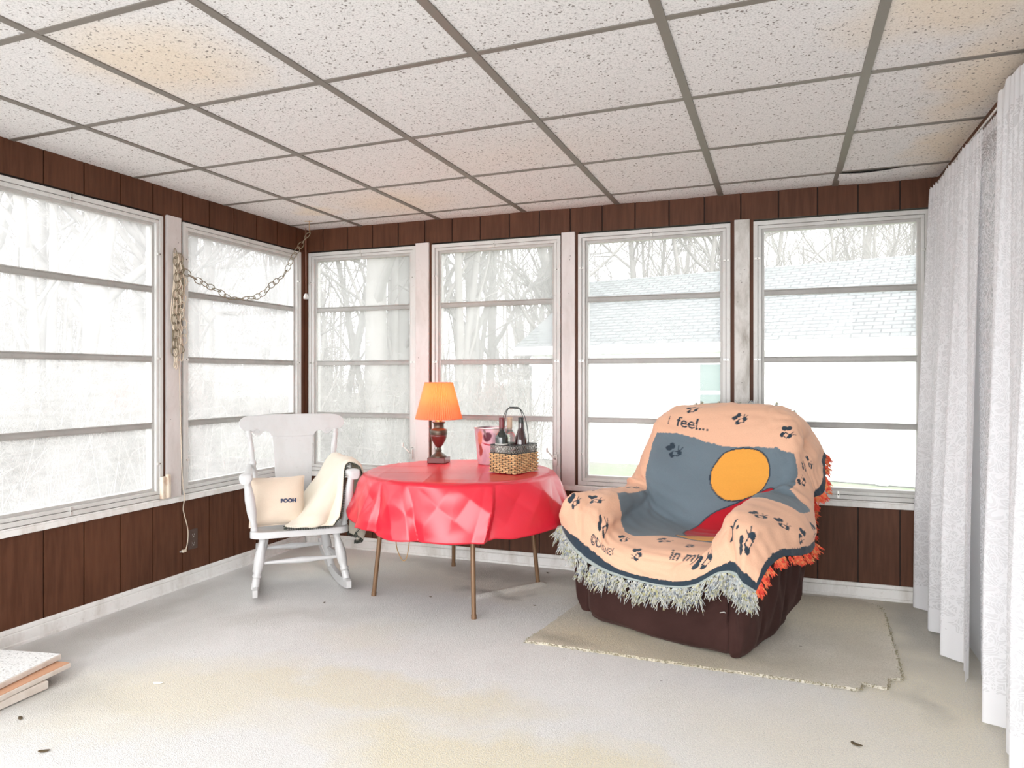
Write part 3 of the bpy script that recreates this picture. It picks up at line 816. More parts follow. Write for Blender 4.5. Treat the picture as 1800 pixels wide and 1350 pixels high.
for (a, b, c_, d_, am, wd) in [(3.9, 1.9, 3.4, 4.6, -.012, .16), (3.5, 1.0, 3.7, 3.0, .010, .14), (6.9, 1.2, 6.8, 4.2, -.014, .16), (7.2, .6, 6.9, 2.4, .010, .12), (6.3, .5, 6.6, 2.2, .007, .1), (5.6, .4, 5.9, 1.7, .005, .09),
                               (7.4, 5.6, 9.0, 5.2, .014, .2), (7.2, 6.2, 8.8, 6.0, -.010, .15), (3.0, 5.4, 2.0, 6.6, -.012, .18), (2.6, 5.3, 1.2, 5.6, .010, .15), (5.2, 9.2, 5.0, 10.8, .006, .1), (6.1, 8.5, 6.3, 10.5, -.005, .1),
                               (1.0, .4, 2.2, 2.4, .012, .2), (2.2, .2, 2.6, 2.4, -.010, .15), (8.3, .2, 7.9, 2.2, -.012, .16), (8.9, .2, 9.2, 2.6, .010, .16), (9.4, 2.5, 9.6, 4.8, .012, .18), (9.0, 7.2, 9.6, 9.8, .012, .2), (8.4, 6.8, 9.0, 9.4, -.012, .18)]:
    disp = disp + 1.5 * fold(a, b, c_, d_, am, wd)
sgn = np.sign((nrm[NJ // 2, NI // 2] * np.array([0, -1, .3])).sum())
nrm = nrm * sgn
G = G + nrm * disp[:, :, None] + nrm * .004
# ---- woven picture: colours are yarn colours only
PEACH, PEACH2, BLUE, NAVY = (.74, .44, .30), (.90, .62, .42), (.135, .175, .205), (.030, .045, .062)
colr = np.zeros((NJ, NI, 3)); colr[:] = PEACH
rs = np.random.RandomState(8)
colr *= (1 + .05 * vnoise(uu * 1.3, vv * 1.3, 5))[:, :, None]
jag = .05 * np.sin(uu * 23) * np.sin(vv * 19 + 1) + .05 * vnoise(uu * 5, vv * 5, 6)
def setc(mask, c): colr[mask] = c
AMBER, RED = (.72, .33, .06), (.42, .012, .022)
def inpoly(poly, X, Y):
    r_ = np.zeros(X.shape, bool); n_ = len(poly)
    for i in range(n_):
        (x0, y0), (x1, y1) = poly[i], poly[(i + 1) % n_]
        if y0 == y1: continue
        c_ = ((y0 > Y) != (y1 > Y)) & (X < (x1 - x0) * (Y - y0) / (y1 - y0) + x0); r_ ^= c_
    return r_
def sp(pts, k_=60, closed=True):
    if closed:
        A_ = np.array(pts[-2:] + pts + pts[:2], float); out = []
        for i in range(len(pts)):
            for t_ in np.linspace(0, 1, 8, endpoint=False): out.append(tuple(cr(A_[i + 1], A_[i + 2], A_[i + 3], A_[i + 4], t_) if i + 4 < len(A_) else A_[i + 2]))
        return out
def patch(pts, c, w_=.006):
    P_ = sp(pts); m_ = inpoly(P_, U_, V_)
    d_ = np.full(U_.shape, 9.)
    for i in range(len(P_)):
        d_ = np.minimum(d_, seg(U_, V_, *P_[i], *P_[(i + 1) % len(P_)]))
    setc(m_, c); setc(d_ < w_ * .6, NAVY)
def FIELD():
    X = U_ + jag * .6; Y = V_ + jag * .6
    blue = inpoly([(.425, 1.175), (.55, 1.195), (.66, 1.19), (.86, 1.155), (1.01, 1.15), (1.12, 1.125), (1.215, 1.06), (1.245, .95), (1.26, .78), (1.38, .68), (1.37, .54), (1.24, .50), (1.12, .47), (1.0, .45), (.86, .44), (.72, .41), (.60, .31), (.53, .31), (.46, .36), (.39, .36), (.355, .40), (.37, .56), (.385, .75), (.395, .95), (.405, 1.1)], X, Y)
    setc(blue, BLUE)
    colr[blue] *= (1 + .12 * vnoise(uu * 2, vv * 2, 9))[blue][:, None]
    # plain colour fields in place of the blanket's picture
    patch([(.72, .66), (.80, .80), (.95, .86), (1.10, .90), (1.16, .82), (1.17, .66), (1.08, .55), (.90, .52), (.76, .56)], RED)
    patch([(.74, .50), (.80, .56), (.92, .60), (1.05, .62), (1.12, .56), (1.08, .50), (.95, .465), (.80, .455)], AMBER)
    patch([(.78, 1.02), (.84, 1.12), (.95, 1.145), (1.05, 1.11), (1.09, 1.01), (1.06, .91), (.97, .87), (.86, .88), (.79, .94)], AMBER)
def BEES():
    return [(.555, 1.085, 0.068, .15, 1, BLUE), (.905, 1.30, 0.055, .15), (1.165, 1.20, 0.057, -.7), (.425, .165, 0.049, 1.2), (.24, .15, 0.049, .4), (.70, .16, 0.055, 1.1, -1), (.565, .235, 0.044, .3), (.765, .335, 0.049, .2), (1.10, .11, 0.061, .4, 1), (1.375, .125, 0.061, 1.3, 1),
            (1.33, .27, 0.049, .8), (1.40, .34, 0.049, .8), (1.46, .44, 0.044, .3), (1.45, .60, 0.044, 0), (1.29, .93, 0.049, 1.3), (1.32, 1.05, 0.044, 1.3), (.33, .66, 0.049, 1.3), (.33, .22, 0.055, .2), (.25, .38, 0.055, .2), (.12, .5, 0.055, 0), (.16, .25, 0.055, 0), (.6, 1.36, 0.055, 0), (1.38, 1.15, 0.049, .5), (.20, .9, 0.055, .4)]
def WRITE_ALL():
    write_aff('feel...', (.536, 1.240), (.740, 1.235), (.518, 1.305))
    write_aff('I', (.480, 1.245), (.492, 1.245), (.468, 1.305))
    write_aff('\u00a9DISNEY', (.350, .055), (.530, .118), (.358, .090), 0, bold=.014)
    write_aff('in my', (.885, .165), (1.055, .158), (.850, .240), bold=.016)
    write_aff('a', (.895, .290), (.935, .298), (.862, .375), bold=.02)
    write_aff('y.', (1.235, .125), (1.305, .155), (1.213, .190), bold=.02)
_dx = np.linalg.norm(np.diff(G[220:430:10], axis=1), axis=2).mean(0); XM1 = np.concatenate([[0], np.cumsum(_dx)])
_dy = np.linalg.norm(np.diff(G[:, 180:260:10], axis=0), axis=2).mean(1); YM1 = np.concatenate([[0], np.cumsum(_dy)])
U_ = XM1[None, :] + 0 * uu; V_ = YM1[:, None] + 0 * vv     # metres across / along the cloth
XW, YW = XM1[-1], YM1[-1]
jag = .003 * np.sin(U_ * 170 + 3 * np.sin(V_ * 60)) * np.sin(V_ * 140 + 1) + .006 * vnoise(U_ * 40, V_ * 40, 6)
def setc(mask, c): colr[mask] = c
def ell(cu, cv, ru, rv, rot=0):
    c_, s_ = math.cos(rot), math.sin(rot); x = U_ - cu; y = V_ - cv
    return ((x * c_ + y * s_) / ru) ** 2 + ((-x * s_ + y * c_) / rv) ** 2
def seg(x, y, x0, y0, x1, y1):
    d = np.array([x1 - x0, y1 - y0]); t_ = np.clip(((x - x0) * d[0] + (y - y0) * d[1]) / (d ** 2).sum(), 0, 1)
    return np.hypot(x - x0 - t_ * d[0], y - y0 - t_ * d[1])
FIELD()
edge = np.minimum.reduce([V_, YW - V_, U_ + .012, XW - U_ + .012])
setc(edge < .042 + jag * .6, NAVY); setc(edge < .010, (.33, .37, .35))
def bee(cu, cv, s_, rot, flip=1, base_c=PEACH):
    c_, s__ = math.cos(rot), math.sin(rot)
    x = ((U_ - cu) * c_ + (V_ - cv) * s__) / s_ * flip; y = (-(U_ - cu) * s__ + (V_ - cv) * c_) / s_
    def e(ex, ey, rx, ry): return ((x - ex) / rx) ** 2 + ((y - ey) / ry) ** 2 < 1
    setc(e(-.50, .22, .30, .24) | e(-.16, .46, .24, .27) | e(-.20, -.34, .22, .24) | e(.46, -.10, .22, .24), NAVY)
    setc((abs(x - .12) < .30) & (abs(y + .20) < .23), NAVY); setc((abs(x - .12) < .19) & (abs(y + .20) < .15), base_c)
    setc(seg(x, y, .38, .10, .44, .48) < .035, NAVY); setc(seg(x, y, .52, .08, .80, .40) < .035, NAVY)
def text2d(body, size=1.0, shear=0.0, bold=0.0):
    c = bpy.data.curves.new('txt', 'FONT'); c.body = body; c.size = size; c.shear = shear; c.offset = bold; c.resolution_u = 3
    o = bpy.data.objects.new('txt', c); COL.objects.link(o)
    dg = bpy.context.evaluated_depsgraph_get(); me = o.evaluated_get(dg).to_mesh(); me.calc_loop_triangles()
    vs = [tuple(v_.co[:2]) for v_ in me.vertices]; ts = [tuple(t_.vertices) for t_ in me.loop_triangles]
    fs = [tuple(p_.vertices) for p_ in me.polygons]
    o.evaluated_get(dg).to_mesh_clear(); COL.objects.unlink(o); bpy.data.objects.remove(o); bpy.data.curves.remove(c)
    return vs, ts
def raster(P, ts, c):
    for (a, b, d) in ts:
        A_, B_, C_ = P[a], P[b], P[d]
        us = [A_[0], B_[0], C_[0]]; v3 = [A_[1], B_[1], C_[1]]
        i0 = max(0, int(np.searchsorted(XM1, min(us))) - 1); i1 = min(NI - 1, int(np.searchsorted(XM1, max(us))) + 1)
        j0 = max(0, int(np.searchsorted(YM1, min(v3))) - 1); j1 = min(NJ - 1, int(np.searchsorted(YM1, max(v3))) + 1)
        if i1 <= i0 or j1 <= j0: continue
        X = U_[j0:j1 + 1, i0:i1 + 1]; Y = V_[j0:j1 + 1, i0:i1 + 1]
        def ed(p, q): return (q[0] - p[0]) * (Y - p[1]) - (q[1] - p[1]) * (X - p[0])
        e1, e2, e3 = ed(A_, B_), ed(B_, C_), ed(C_, A_)
        msk = ((e1 >= 0) & (e2 >= 0) & (e3 >= 0)) | ((e1 <= 0) & (e2 <= 0) & (e3 <= 0))
        sub = colr[j0:j1 + 1, i0:i1 + 1]; sub[msk] = c
def write_aff(body, p0, p1, ph, shear=.15, c=None, bold=.012):
    c = NAVY if c is None else c
    vs, ts = text2d(body, 1.0, shear, bold); W_ = max(x for x, y in vs)
    P = [(p0[0] + (p1[0] - p0[0]) * x / W_ + (ph[0] - p0[0]) * y / .72, p0[1] + (p1[1] - p0[1]) * x / W_ + (ph[1] - p0[1]) * y / .72) for x, y in vs]
    raster(P, ts, c)
for b_ in BEES(): bee(*b_)
WRITE_ALL()
mb = MB()
me = bpy.data.meshes.new('woven_blanket')
idx = np.arange(NJ * NI).reshape(NJ, NI)
quads = np.stack([idx[:-1, :-1], idx[:-1, 1:], idx[1:, 1:], idx[1:, :-1]], -1).reshape(-1, 4)
me.from_pydata(G.reshape(-1, 3).tolist(), [], quads.tolist())
at_ = me.color_attributes.new('yarn', 'FLOAT_COLOR', 'POINT')
at_.data.foreach_set('color', np.concatenate([colr, np.ones((NJ, NI, 1))], 2).reshape(-1).astype(np.float32))
me.polygons.foreach_set('use_smooth', [True] * len(me.polygons))
m = mat('woven_cotton', PEACH, .95, spec=.1); t = NT(m)
m.node_tree.nodes['Principled BSDF'].inputs['Sheen Weight'].default_value = .15
vc = t.n('ShaderNodeVertexColor', layer_name='yarn').outputs[0]
f = t.noise(t.co(), 420, 2); f2 = t.noise(t.co(), 120, 3)
t.base(t.mix(t.ramp(f, [(.35, .35), (.65, 0)]), vc, t.mix(1.0, vc, (.72, .72, .72), 'MULTIPLY'))); t.bump(t.math('ADD', f, f2), .35, .003)
me.materials.append(m); M['woven'] = m
bl = bpy.data.objects.new('woven_blanket', me); COL.objects.link(bl); bl.location = CO; bl.rotation_euler = (0, 0, CRZ)
sm = bl.modifiers.new('solid', 'SOLIDIFY'); sm.thickness = .004; sm.offset = -1 if sgn < 0 else 1
tag(bl, 'peach and blue-grey fringed blanket with woven bees thrown over the brown armchair', 'blanket')
# fringe
def fringe(name, pts, nrms, down, cols, n_, Lr, seed, mname):
    rr = random.Random(seed); mb_ = MB()
    tas = None
    for i in range(n_):
        if i % 9 == 0: tas = (rr.random(), rr.gauss(0, .30), rr.gauss(0, .15), rr.uniform(.8, 1.15))
        t_ = min(.9999, max(0, tas[0] + rr.gauss(0, .0011))) * (len(pts) - 1); k_ = int(t_); p = Vector(pts[k_]).lerp(Vector(pts[min(k_ + 1, len(pts) - 1)]), t_ - k_)
        nn = Vector(nrms[k_]); L = rr.uniform(*Lr) * tas[3]
        d = (Vector(down) + nn * rr.uniform(.05, .6) + Vector((tas[1] + rr.gauss(0, .10), tas[2] + rr.gauss(0, .1), 0))).normalized()
        curl = Vector((rr.gauss(0, .7), rr.gauss(0, .35), rr.gauss(0, .2)))
        q = [p + nn * rr.uniform(0, .006)]
        for s_ in range(7):
            q.append(q[-1] + (d + curl * math.sin(s_ * 1.3 + i)).normalized() * L / 6)
        mb_.tube(q, [.0015, .0018, .0018, .0018, .0018, .0017, .0014, .0009], 4, cap=False)
    return mb_
m = mat('grey_yarn', (.45, .47, .42), .9); t = NT(m)
vo = t.n('ShaderNodeTexVoronoi', i_Vector=t.co(), i_Scale=95.0)
t.base(t.ramp(vo.outputs['Color'], [(.0, (.40, .42, .42)), (.45, (.56, .56, .52)), (.62, (.50, .48, .25)), (.72, (.10, .12, .17)), (.85, (.5, .54, .55)), (1, (.66, .66, .62))])); M['yarn_grey'] = m
m = mat('red_yarn', (.55, .06, .03), .9); t = NT(m)
vo = t.n('ShaderNodeTexVoronoi', i_Vector=t.co(), i_Scale=80.0)
t.base(t.ramp(vo.outputs['Color'], [(.2, (.62, .04, .03)), (.6, (.72, .12, .05)), (.9, (.60, .30, .12))])); M['yarn_red'] = m
def N_(j, i): return nrm[j, i]
cols_ = list(range(0, NI, 3))
mbf = fringe('f', [G[0, i] for i in cols_], [nrm[0, i] for i in cols_], (0, .02, -1), None, 1500, (.055, .10), 3, '')
o = obj('fringe', mbf, M['yarn_grey'], bl, recalc=False); o['kind'] = 'stuff'; o['label'] = 'grey and cream yarn fringe'
rows_ = list(range(0, NJ, 4))
mbf = fringe('f', [G[j, NI - 1] for j in rows_], [nrm[j, NI - 1] for j in rows_], (.35, 0, -1), None, 1500, (.025, .045), 4, '')
o = obj('fringe', mbf, M['yarn_red'], bl, recalc=False); o['kind'] = 'stuff'; o['label'] = 'red and orange yarn fringe'
mbf = fringe('f', [G[j, 0] for j in rows_], [nrm[j, 0] for j in rows_], (-.35, 0, -1), None, 800, (.03, .05), 5, '')
o = obj('fringe', mbf, M['yarn_red'], bl, recalc=False); o['kind'] = 'stuff'; o['label'] = 'red and orange yarn fringe'
cols_ = list(range(60, NI - 60, 3))
mbf = fringe('f', [G[NJ - 1, i] for i in cols_], [nrm[NJ - 1, i] for i in cols_], (0, .7, .15), None, 350, (.018, .03), 6, '')
o = obj('fringe', mbf, M['yarn_grey'], bl, recalc=False); o['kind'] = 'stuff'; o['label'] = 'grey and cream yarn fringe'

# ================================================================== carpet remnant under the chair
rp = [(-1.125, 3.185), (-.9, 3.185), (-.6, 3.175), (-.35, 3.17), (-.1, 3.165), (.15, 3.165), (.285, 3.155), (.295, 3.20), (.30, 3.225), (.34, 3.215), (.385, 3.205), (.40, 3.25), (.40, 3.30), (.43, 3.315), (.462, 3.335), (.475, 3.6), (.487, 3.9), (.50, 4.2), (.49, 4.33), (.40, 4.42), (.1, 4.40), (-.4, 4.36), (-.8, 4.31), (-1.0, 4.27), (-1.02, 4.0), (-1.07, 3.6)]
rr = random.Random(12); pp = []
for i in range(len(rp)):
    a, b = rp[i], rp[(i + 1) % len(rp)]; L = math.dist(a, b); kk = max(1, int(L / .012))
    for q in range(kk):
        pp.append((lerp(a[0], b[0], q / kk) + rr.gauss(0, .002), lerp(a[1], b[1], q / kk) + rr.gauss(0, .003)))
mb = MB(); mb.prism(pp, lambda u, v, d: (u, v, d), .001, .013)
rug = tag(obj('carpet_remnant', mb, M['rug'], recalc=True), 'worn beige carpet remnant with a ragged cut edge under the brown armchair', 'rug')
mb = MB()
for i, (x, y) in enumerate(pp):
    if y < 3.34 or x > .45:
        for q in range(4):
            s_ = Vector((x + rr.gauss(0, .004), y + rr.gauss(0, .003), rr.uniform(.002, .012)))
            mb.tube([s_, s_ + Vector((rr.gauss(0, .005), -abs(rr.gauss(.004, .003)), rr.uniform(.0, .008)))], [.0018, .0012], 4)
o = obj('pile_edge', mb, M['rug_edge'], rug); o['kind'] = 'stuff'

# ================================================================== rocking chair
RO = Vector((-2.552, 3.400, 0)); RA = R(42)
rk = thing('rocking_chair', 'white painted wooden rocking chair with scrolled crest and turned legs, by the corner', 'rocking chair', tuple(RO), RA)
WP = M['white_paint']
HB = .27
# seat: dished slab with rounded corners
mb = MB()
def seatpoly():
    P = superpath(-HB - .005, HB + .005, -.02, .46, .07, 8)
    return [(x * (1 - .14 * max(0, y) / .46), y) for x, y in P]
sp_ = seatpoly(); nS = len(sp_)
top = []
for q, (k1, z) in enumerate([(1, .350), (1.0, .378), (.985, .385), (.90, .384), (.7, .374), (.4, .368), (.0, .367)]):
    for (x, y) in sp_: mb.v.append((x * k1, .22 + (y - .22) * k1, z))
for q in range(6):
    for i in range(nS): mb.f.append((q * nS + i, q * nS + (i + 1) % nS, (q + 1) * nS + (i + 1) % nS, (q + 1) * nS + i))
mb.f.append(tuple(range(nS))[::-1])
obj('seat', mb, WP, rk, smooth=True, auto=40)
legprof = [(0, .017), (.05, .017), (.07, .022), (.10, .019), (.16, .017), (.30, .026), (.45, .030), (.60, .027), (.72, .020), (.74, .025), (.77, .025), (.79, .019), (.80, .022), (1, .022)]
feet = {(-1, 0): ((-.20, .06, .352), (-.245, .035, .062)), (1, 0): ((.20, .06, .352), (.262, .035, .062)), (-1, 1): ((-.16, .37, .352), (-.225, .46, .052)), (1, 1): ((.16, .37, .352), (.225, .46, .052))}
for (s_, q), (a, b) in feet.items():
    mb = MB(); mb.turned(a, b, legprof, 18); obj('leg', mb, WP, rk, smooth=True, auto=60)
for s_ in (-1, 1):
    mb = MB(); sec = []
    n_ = 26
    for i in range(n_ + 1):
        y = lerp(-.045, .84, i / n_); rad = 1.55
        z = rad - math.sqrt(rad * rad - (y - .28) ** 2)
        x = s_ * lerp(.262 if s_ > 0 else .247, .20, (y + .045) / .885)
        h = .055 if 0 < i < n_ else .040
        z = max(z, 0)
        sec.append([(x - .014, y, z + .001), (x + .014, y, z + .001), (x + .014, y, z + h), (x - .014, y, z + h)])
    for q in sec: mb.v += q
    for i in range(n_):
        for k_ in range(4): mb.f.append((i * 4 + k_, i * 4 + (k_ + 1) % 4, i * 4 + 4 + (k_ + 1) % 4, i * 4 + 4 + k_))
    mb.f += [(3, 2, 1, 0), (n_ * 4, n_ * 4 + 1, n_ * 4 + 2, n_ * 4 + 3)]
    obj('rocker', mb, WP, rk, bevel=.003)
sprof = [(0, .009), (.1, .009), (.3, .013), (.5, .019), (.7, .013), (.9, .009), (1, .009)]
def lg(k_, t_): a, b = feet[k_]; return Vector(a).lerp(Vector(b), t_)
for a, b in [(lg((-1, 0), .52), lg((1, 0), .52)), (lg((-1, 1), .50), lg((1, 1), .50)), (lg((-1, 0), .60), lg((-1, 1), .58)), (lg((1, 0), .60), lg((1, 1), .58)), (lg((-1, 0), .36), lg((1, 0), .36))][:4]:
    mb = MB(); mb.turned(a, b, sprof, 12); obj('stretcher', mb, WP, rk, smooth=True)
# back posts, crest rail, splat (lean back)
def BK(z): return .42 + (z - .38) * .24     # b of the back at height z
PW0, PW1 = .20, .265
pprof = [(0, .015), (.08, .016), (.10, .021), (.13, .017), (.35, .021), (.52, .019), (.60, .013), (.62, .020), (.65, .020), (.67, .013), (.80, .019), (.92, .015), (.94, .021), (.96, .016), (1, .014)]
for s_ in (-1, 1):
    mb = MB(); mb.turned((s_ * PW0, BK(.375), .375), (s_ * PW1, BK(.91), .91), pprof, 18); obj('back_post', mb, WP, rk, smooth=True, auto=60)
half = [(0, 1.008), (.08, 1.010), (.16, 1.008), (.24, 1.006), (.285, .998), (.315, .978), (.322, .952), (.312, .928), (.29, .912), (.262, .906), (.245, .903), (.238, .893), (.222, .883), (.203, .882), (.190, .890), (.180, .902), (.165, .905), (.148, .900), (.136, .886), (.128, .875), (.06, .870), (0, .870)]
poly = half + [(-x, z) for x, z in half[::-1] if x > 0]
def TC(u, z, d): return (u, BK(z) + d + .10 * (u * u) * -1.2 + .03, z)
mb = MB(); 
P2 = cr_axis(np.array(poly + [poly[0]]), 130)[:-1]
mb.prism([tuple(p) for p in P2], TC, -.011, .011)
cr_ = obj('crest_rail', mb, WP, rk, bevel=.004, seg=2)
for s_ in (-1, 1):
    mb = MB(); pts = []
    for i in range(40):
        th = i / 39 * 3.6 * PI / 2; rr_ = .019 * (1 - i / 39 * .7)
        pts.append(Vector(TC(s_ * (.214 + rr_ * math.cos(th)), .903 + rr_ * math.sin(th), -.0125)))
    mb.tube(pts, .0022, 6); obj('scroll', mb, WP, cr_, smooth=True)
mb = MB()
sw = lambda z: .124 - .028 * ((.875 - z) / .50)
mb.prism([(sw(z_), z_) for z_ in np.linspace(.375, .875, 12)] + [(-sw(z_), z_) for z_ in np.linspace(.875, .375, 12)], TC, -.006, .006)
obj('splat', mb, WP, rk, bevel=.002)
for s_ in (-1, 1):
    # arm rests with rolled fronts
    mb = MB(); arm = []
    for (b_, z_, wd, th_, off) in [(-.03, .672, .022, .016, .012), (-.022, .688, .034, .024, .010), (.01, .694, .036, .022, .006), (.08, .690, .031, .016, .0), (.20, .688, .026, .013, -.008), (.34, .690, .022, .012, -.016), (.475, .700, .016, .011, -.018)]:
        arm.append((s_ * (.285 + off), b_, z_, wd, th_))
    A = cr_axis(np.array(arm), 24); n_ = 14
    for (x, y, z, wd, th_) in A:
        for k_ in range(n_):
            a = 2 * PI * k_ / n_; ca, sa = math.cos(a), math.sin(a)
            mb.v.append((x + wd * math.copysign(abs(ca) ** .7, ca), y, z + th_ * math.copysign(abs(sa) ** .7, sa)))
    for i in range(23):
        for k_ in range(n_): mb.f.append((i * n_ + k_, i * n_ + (k_ + 1) % n_, (i + 1) * n_ + (k_ + 1) % n_, (i + 1) * n_ + k_))
    mb.f.append(tuple(range(n_))[::-1]); mb.f.append(tuple(23 * n_ + k_ for k_ in range(n_)))
    obj('armrest', mb, WP, rk, smooth=True, auto=70)
    mb = MB(); mb.turned((s_ * .245, .05, .380), (s_ * .288, .03, .680), [(0, .016), (.06, .021), (.10, .015), (.13, .021), (.17, .016), (.35, .026), (.62, .028), (.80, .022), (.9, .019), (1, .018)], 18)
    obj('arm_support', mb, WP, rk, smooth=True, auto=60)

def fleece(name, c, rough=.95, alt=None):
    m = mat(name, c, rough, spec=.1); t = NT(m); t.b.inputs['Sheen Weight'].default_value = .25
    n = t.noise(t.co(), 260, 3, .7); t.bump(n, .25, .003); t.base(t.mix(t.ramp(n, [(.3, .3), (.6, 0)]), c, tuple(x * .8 for x in c))); return m
M['cream'] = fleece('cream_fleece', (.68, .57, .46)); M['ivory'] = fleece('ivory_fleece', (.72, .66, .55)); M['navy'] = mat('navy_thread', (.03, .045, .10), .8)
# cushion
cw, ch, cth = .155, .142, .062
def CU(u, v):   # u,v in -1..1 -> front bulge
    k_ = max(0, 1 - abs(u) ** 3.2) ** .55 * max(0, 1 - abs(v) ** 3.2) ** .55
    return k_
cu = thing('cushion', 'square cream fleece cushion with a small navy embroidered word, on the rocking chair', 'cushion')
cu.parent = None
def CT3(x, y, d):  # cushion plane leaning on the back: x across, y up, d toward the viewer
    th = R(17); X = -.118 + x; Yb = .175 + y * math.sin(th) - d * math.cos(th); Z = .392 + ch * math.cos(th) + y * math.cos(th) + d * math.sin(th) - .004
    return (X, Yb, Z)
cu.location = RO; cu.rotation_euler = (0, 0, RA)
mb = MB()
for sd in (1, -1):
    P = []
    for i in range(41):
        row = []
        for j in range(41):
            u = -1 + i / 20; v = -1 + j / 20
            pin = 1 - .06 * (1 - abs(v) ** 2) * abs(u) ** 4 * 1 ; pin2 = 1 - .05 * (1 - abs(u) ** 2) * abs(v) ** 4
            wr = .003 * math.sin(u * 7 + v * 3) * (abs(u) ** 2) + .003 * math.sin(v * 9 - u * 4) * abs(v)
            row.append(CT3(u * cw * pin, v * ch * pin2, sd * cth * CU(u, v) + wr * (1 - max(abs(u), abs(v)) ** 6)))
        P.append(row)
    mb.grid(P)
obj('cover', mb, M['cream'], cu, smooth=True)
mb = MB(); rim = []
for i in range(120):
    a = 2 * PI * i / 120; c_, s_ = math.cos(a), math.sin(a); m_ = max(abs(c_), abs(s_)); u, v = c_ / m_, s_ / m_
    rim.append(CT3(u * cw * (1 - .06 * (1 - abs(v) ** 2) * abs(u) ** 4), v * ch * (1 - .05 * (1 - abs(u) ** 2) * abs(v) ** 4), 0))
mb.tube(rim, .0035, 6, closed=True); obj('piping', mb, M['cream'], cu, smooth=True)
vs, ts = text2d('POOH', .030, 0, .0018)
tm = MB()
def onc(x, y): return CT3(x, y, cth * CU(x / cw, y / ch) + .0022)
tm.add([onc(.015 + x, -.018 + y) for x, y in vs] + [CT3(.015 + x, -.018 + y, cth * CU((.015 + x) / cw, (-.018 + y) / ch) + .0002) for x, y in vs], [t_ for t_ in ts] + [tuple(k_ + len(vs) for k_ in t_[::-1]) for t_ in ts])
obj('embroidered_word', tm, M['navy'], cu, recalc=False)

# fleece throw over the right arm of the rocker (rocker's local frame)
TH = np.array([
 # inner hem on the seat -> up over the armrest -> down outside ; columns from chair back to front
 [(.02,.34,.46),(-.03,.14,.405),(-.085,-.010,.400),(.0,-.030,.396),(.09,-.03,.398),(.17,-.035,.396)],
 [(.06,.36,.50),(.01,.18,.44),(-.02,.02,.415),(.09,-.02,.415),(.14,-.01,.412),(.19,-.03,.404)],
 [(.11,.38,.57),(.08,.22,.52),(.06,.08,.485),(.135,.03,.475),(.18,.03,.470),(.225,-.02,.440)],
 [(.165,.41,.64),(.145,.27,.60),(.135,.13,.570),(.185,.07,.565),(.215,.06,.565),(.245,.01,.540)],
 [(.215,.45,.715),(.205,.32,.69),(.215,.17,.665),(.225,.12,.660),(.240,.09,.665),(.255,.04,.650)],
 [(.255,.47,.745),(.25,.36,.742),(.255,.24,.730),(.258,.17,.725),(.265,.12,.728),(.270,.07,.722)],
 [(.290,.42,.735),(.29,.34,.742),(.295,.26,.740),(.298,.19,.735),(.30,.13,.736),(.302,.08,.730)],
 [(.325,.42,.715),(.33,.34,.715),(.335,.26,.712),(.338,.19,.708),(.34,.13,.708),(.345,.07,.700)],
 [(.335,.42,.62),(.345,.34,.62),(.350,.26,.62),(.352,.19,.61),(.355,.12,.60),(.355,.04,.59)],
 [(.330,.42,.50),(.345,.34,.50),(.345,.26,.49),(.350,.18,.48),(.350,.09,.47),(.345,.00,.45)],
 [(.325,.42,.38),(.340,.34,.37),(.340,.25,.36),(.345,.16,.35),(.340,.06,.36),(.325,-.03,.375)],
 [(.320,.42,.26),(.335,.34,.25),(.335,.25,.24),(.335,.17,.25),(.325,.07,.30),(.305,-.04,.345)],
], float)
tj, ti = 150, 90
Gt = cr_axis(TH, tj); Gt = np.swapaxes(cr_axis(np.swapaxes(Gt, 0, 1), ti), 0, 1)
tu = np.linspace(0, 1, ti)[None] + np.zeros((tj, 1)); tv = np.linspace(0, 1, tj)[:, None] + np.zeros((1, ti))
nt = np.cross(np.gradient(Gt, axis=1), np.gradient(Gt, axis=0)); nt /= np.linalg.norm(nt, axis=2, keepdims=True) + 1e-9
if nt[tj // 2, ti // 2][2] < 0: nt = -nt
fo = np.sin(tu * 14 + tv * 3.5) * .5 + .5
wgt = np.clip(.25 + np.abs(tv - .5) * 1.5, 0, 1) * np.clip(tv * 8, .1, 1)
Gt = Gt + nt * (.034 * fo * wgt + .003 * np.sin(tv * 19 + tu * 5) + .003)[:, :, None]
mb = MB(); mb.grid([[tuple(p) for p in row] for row in Gt])
th_ = obj('fleece_throw', mb, M['ivory'], smooth=True, solid=.006, recalc=False); th_.location = RO; th_.rotation_euler = (0, 0, RA)
tag(th_, 'ivory fleece throw with dark whipstitched edges, draped over the rocking chair arm', 'throw')
def stitch(path, nn):
    mb_ = MB(); rr = random.Random(2)
    mb_.tube([Vector(p) - Vector(n_) * .002 for p, n_ in zip(path, nn)], .0030, 6)
    acc = 0
    for i in range(len(path) - 1):
        a, b = Vector(path[i]), Vector(path[i + 1]); acc += (b - a).length
        if acc > .0085:
            acc = 0; t_ = (b - a).normalized(); s2 = t_.cross(Vector(nn[i])).normalized()
            for o_n in (.0035, -.0095): mb_.tube([a + Vector(nn[i]) * o_n - s2 * .010, a + Vector(nn[i]) * o_n + s2 * .010], .0017, 4)
    return mb_
M['stitch'] = mat('dark_stitching', (.04, .045, .035), .9)
for path, nn in [(Gt[:, 0], nt[:, 0]), (Gt[0, :], nt[0, :]), (Gt[:, -1], nt[:, -1]), (Gt[-1, :], nt[-1, :])]:
    Pp = cr_axis(np.array(path), 260); Nn = cr_axis(np.array(nn), 260)
    obj('whipstitch', stitch(Pp, Nn), M['stitch'], th_)

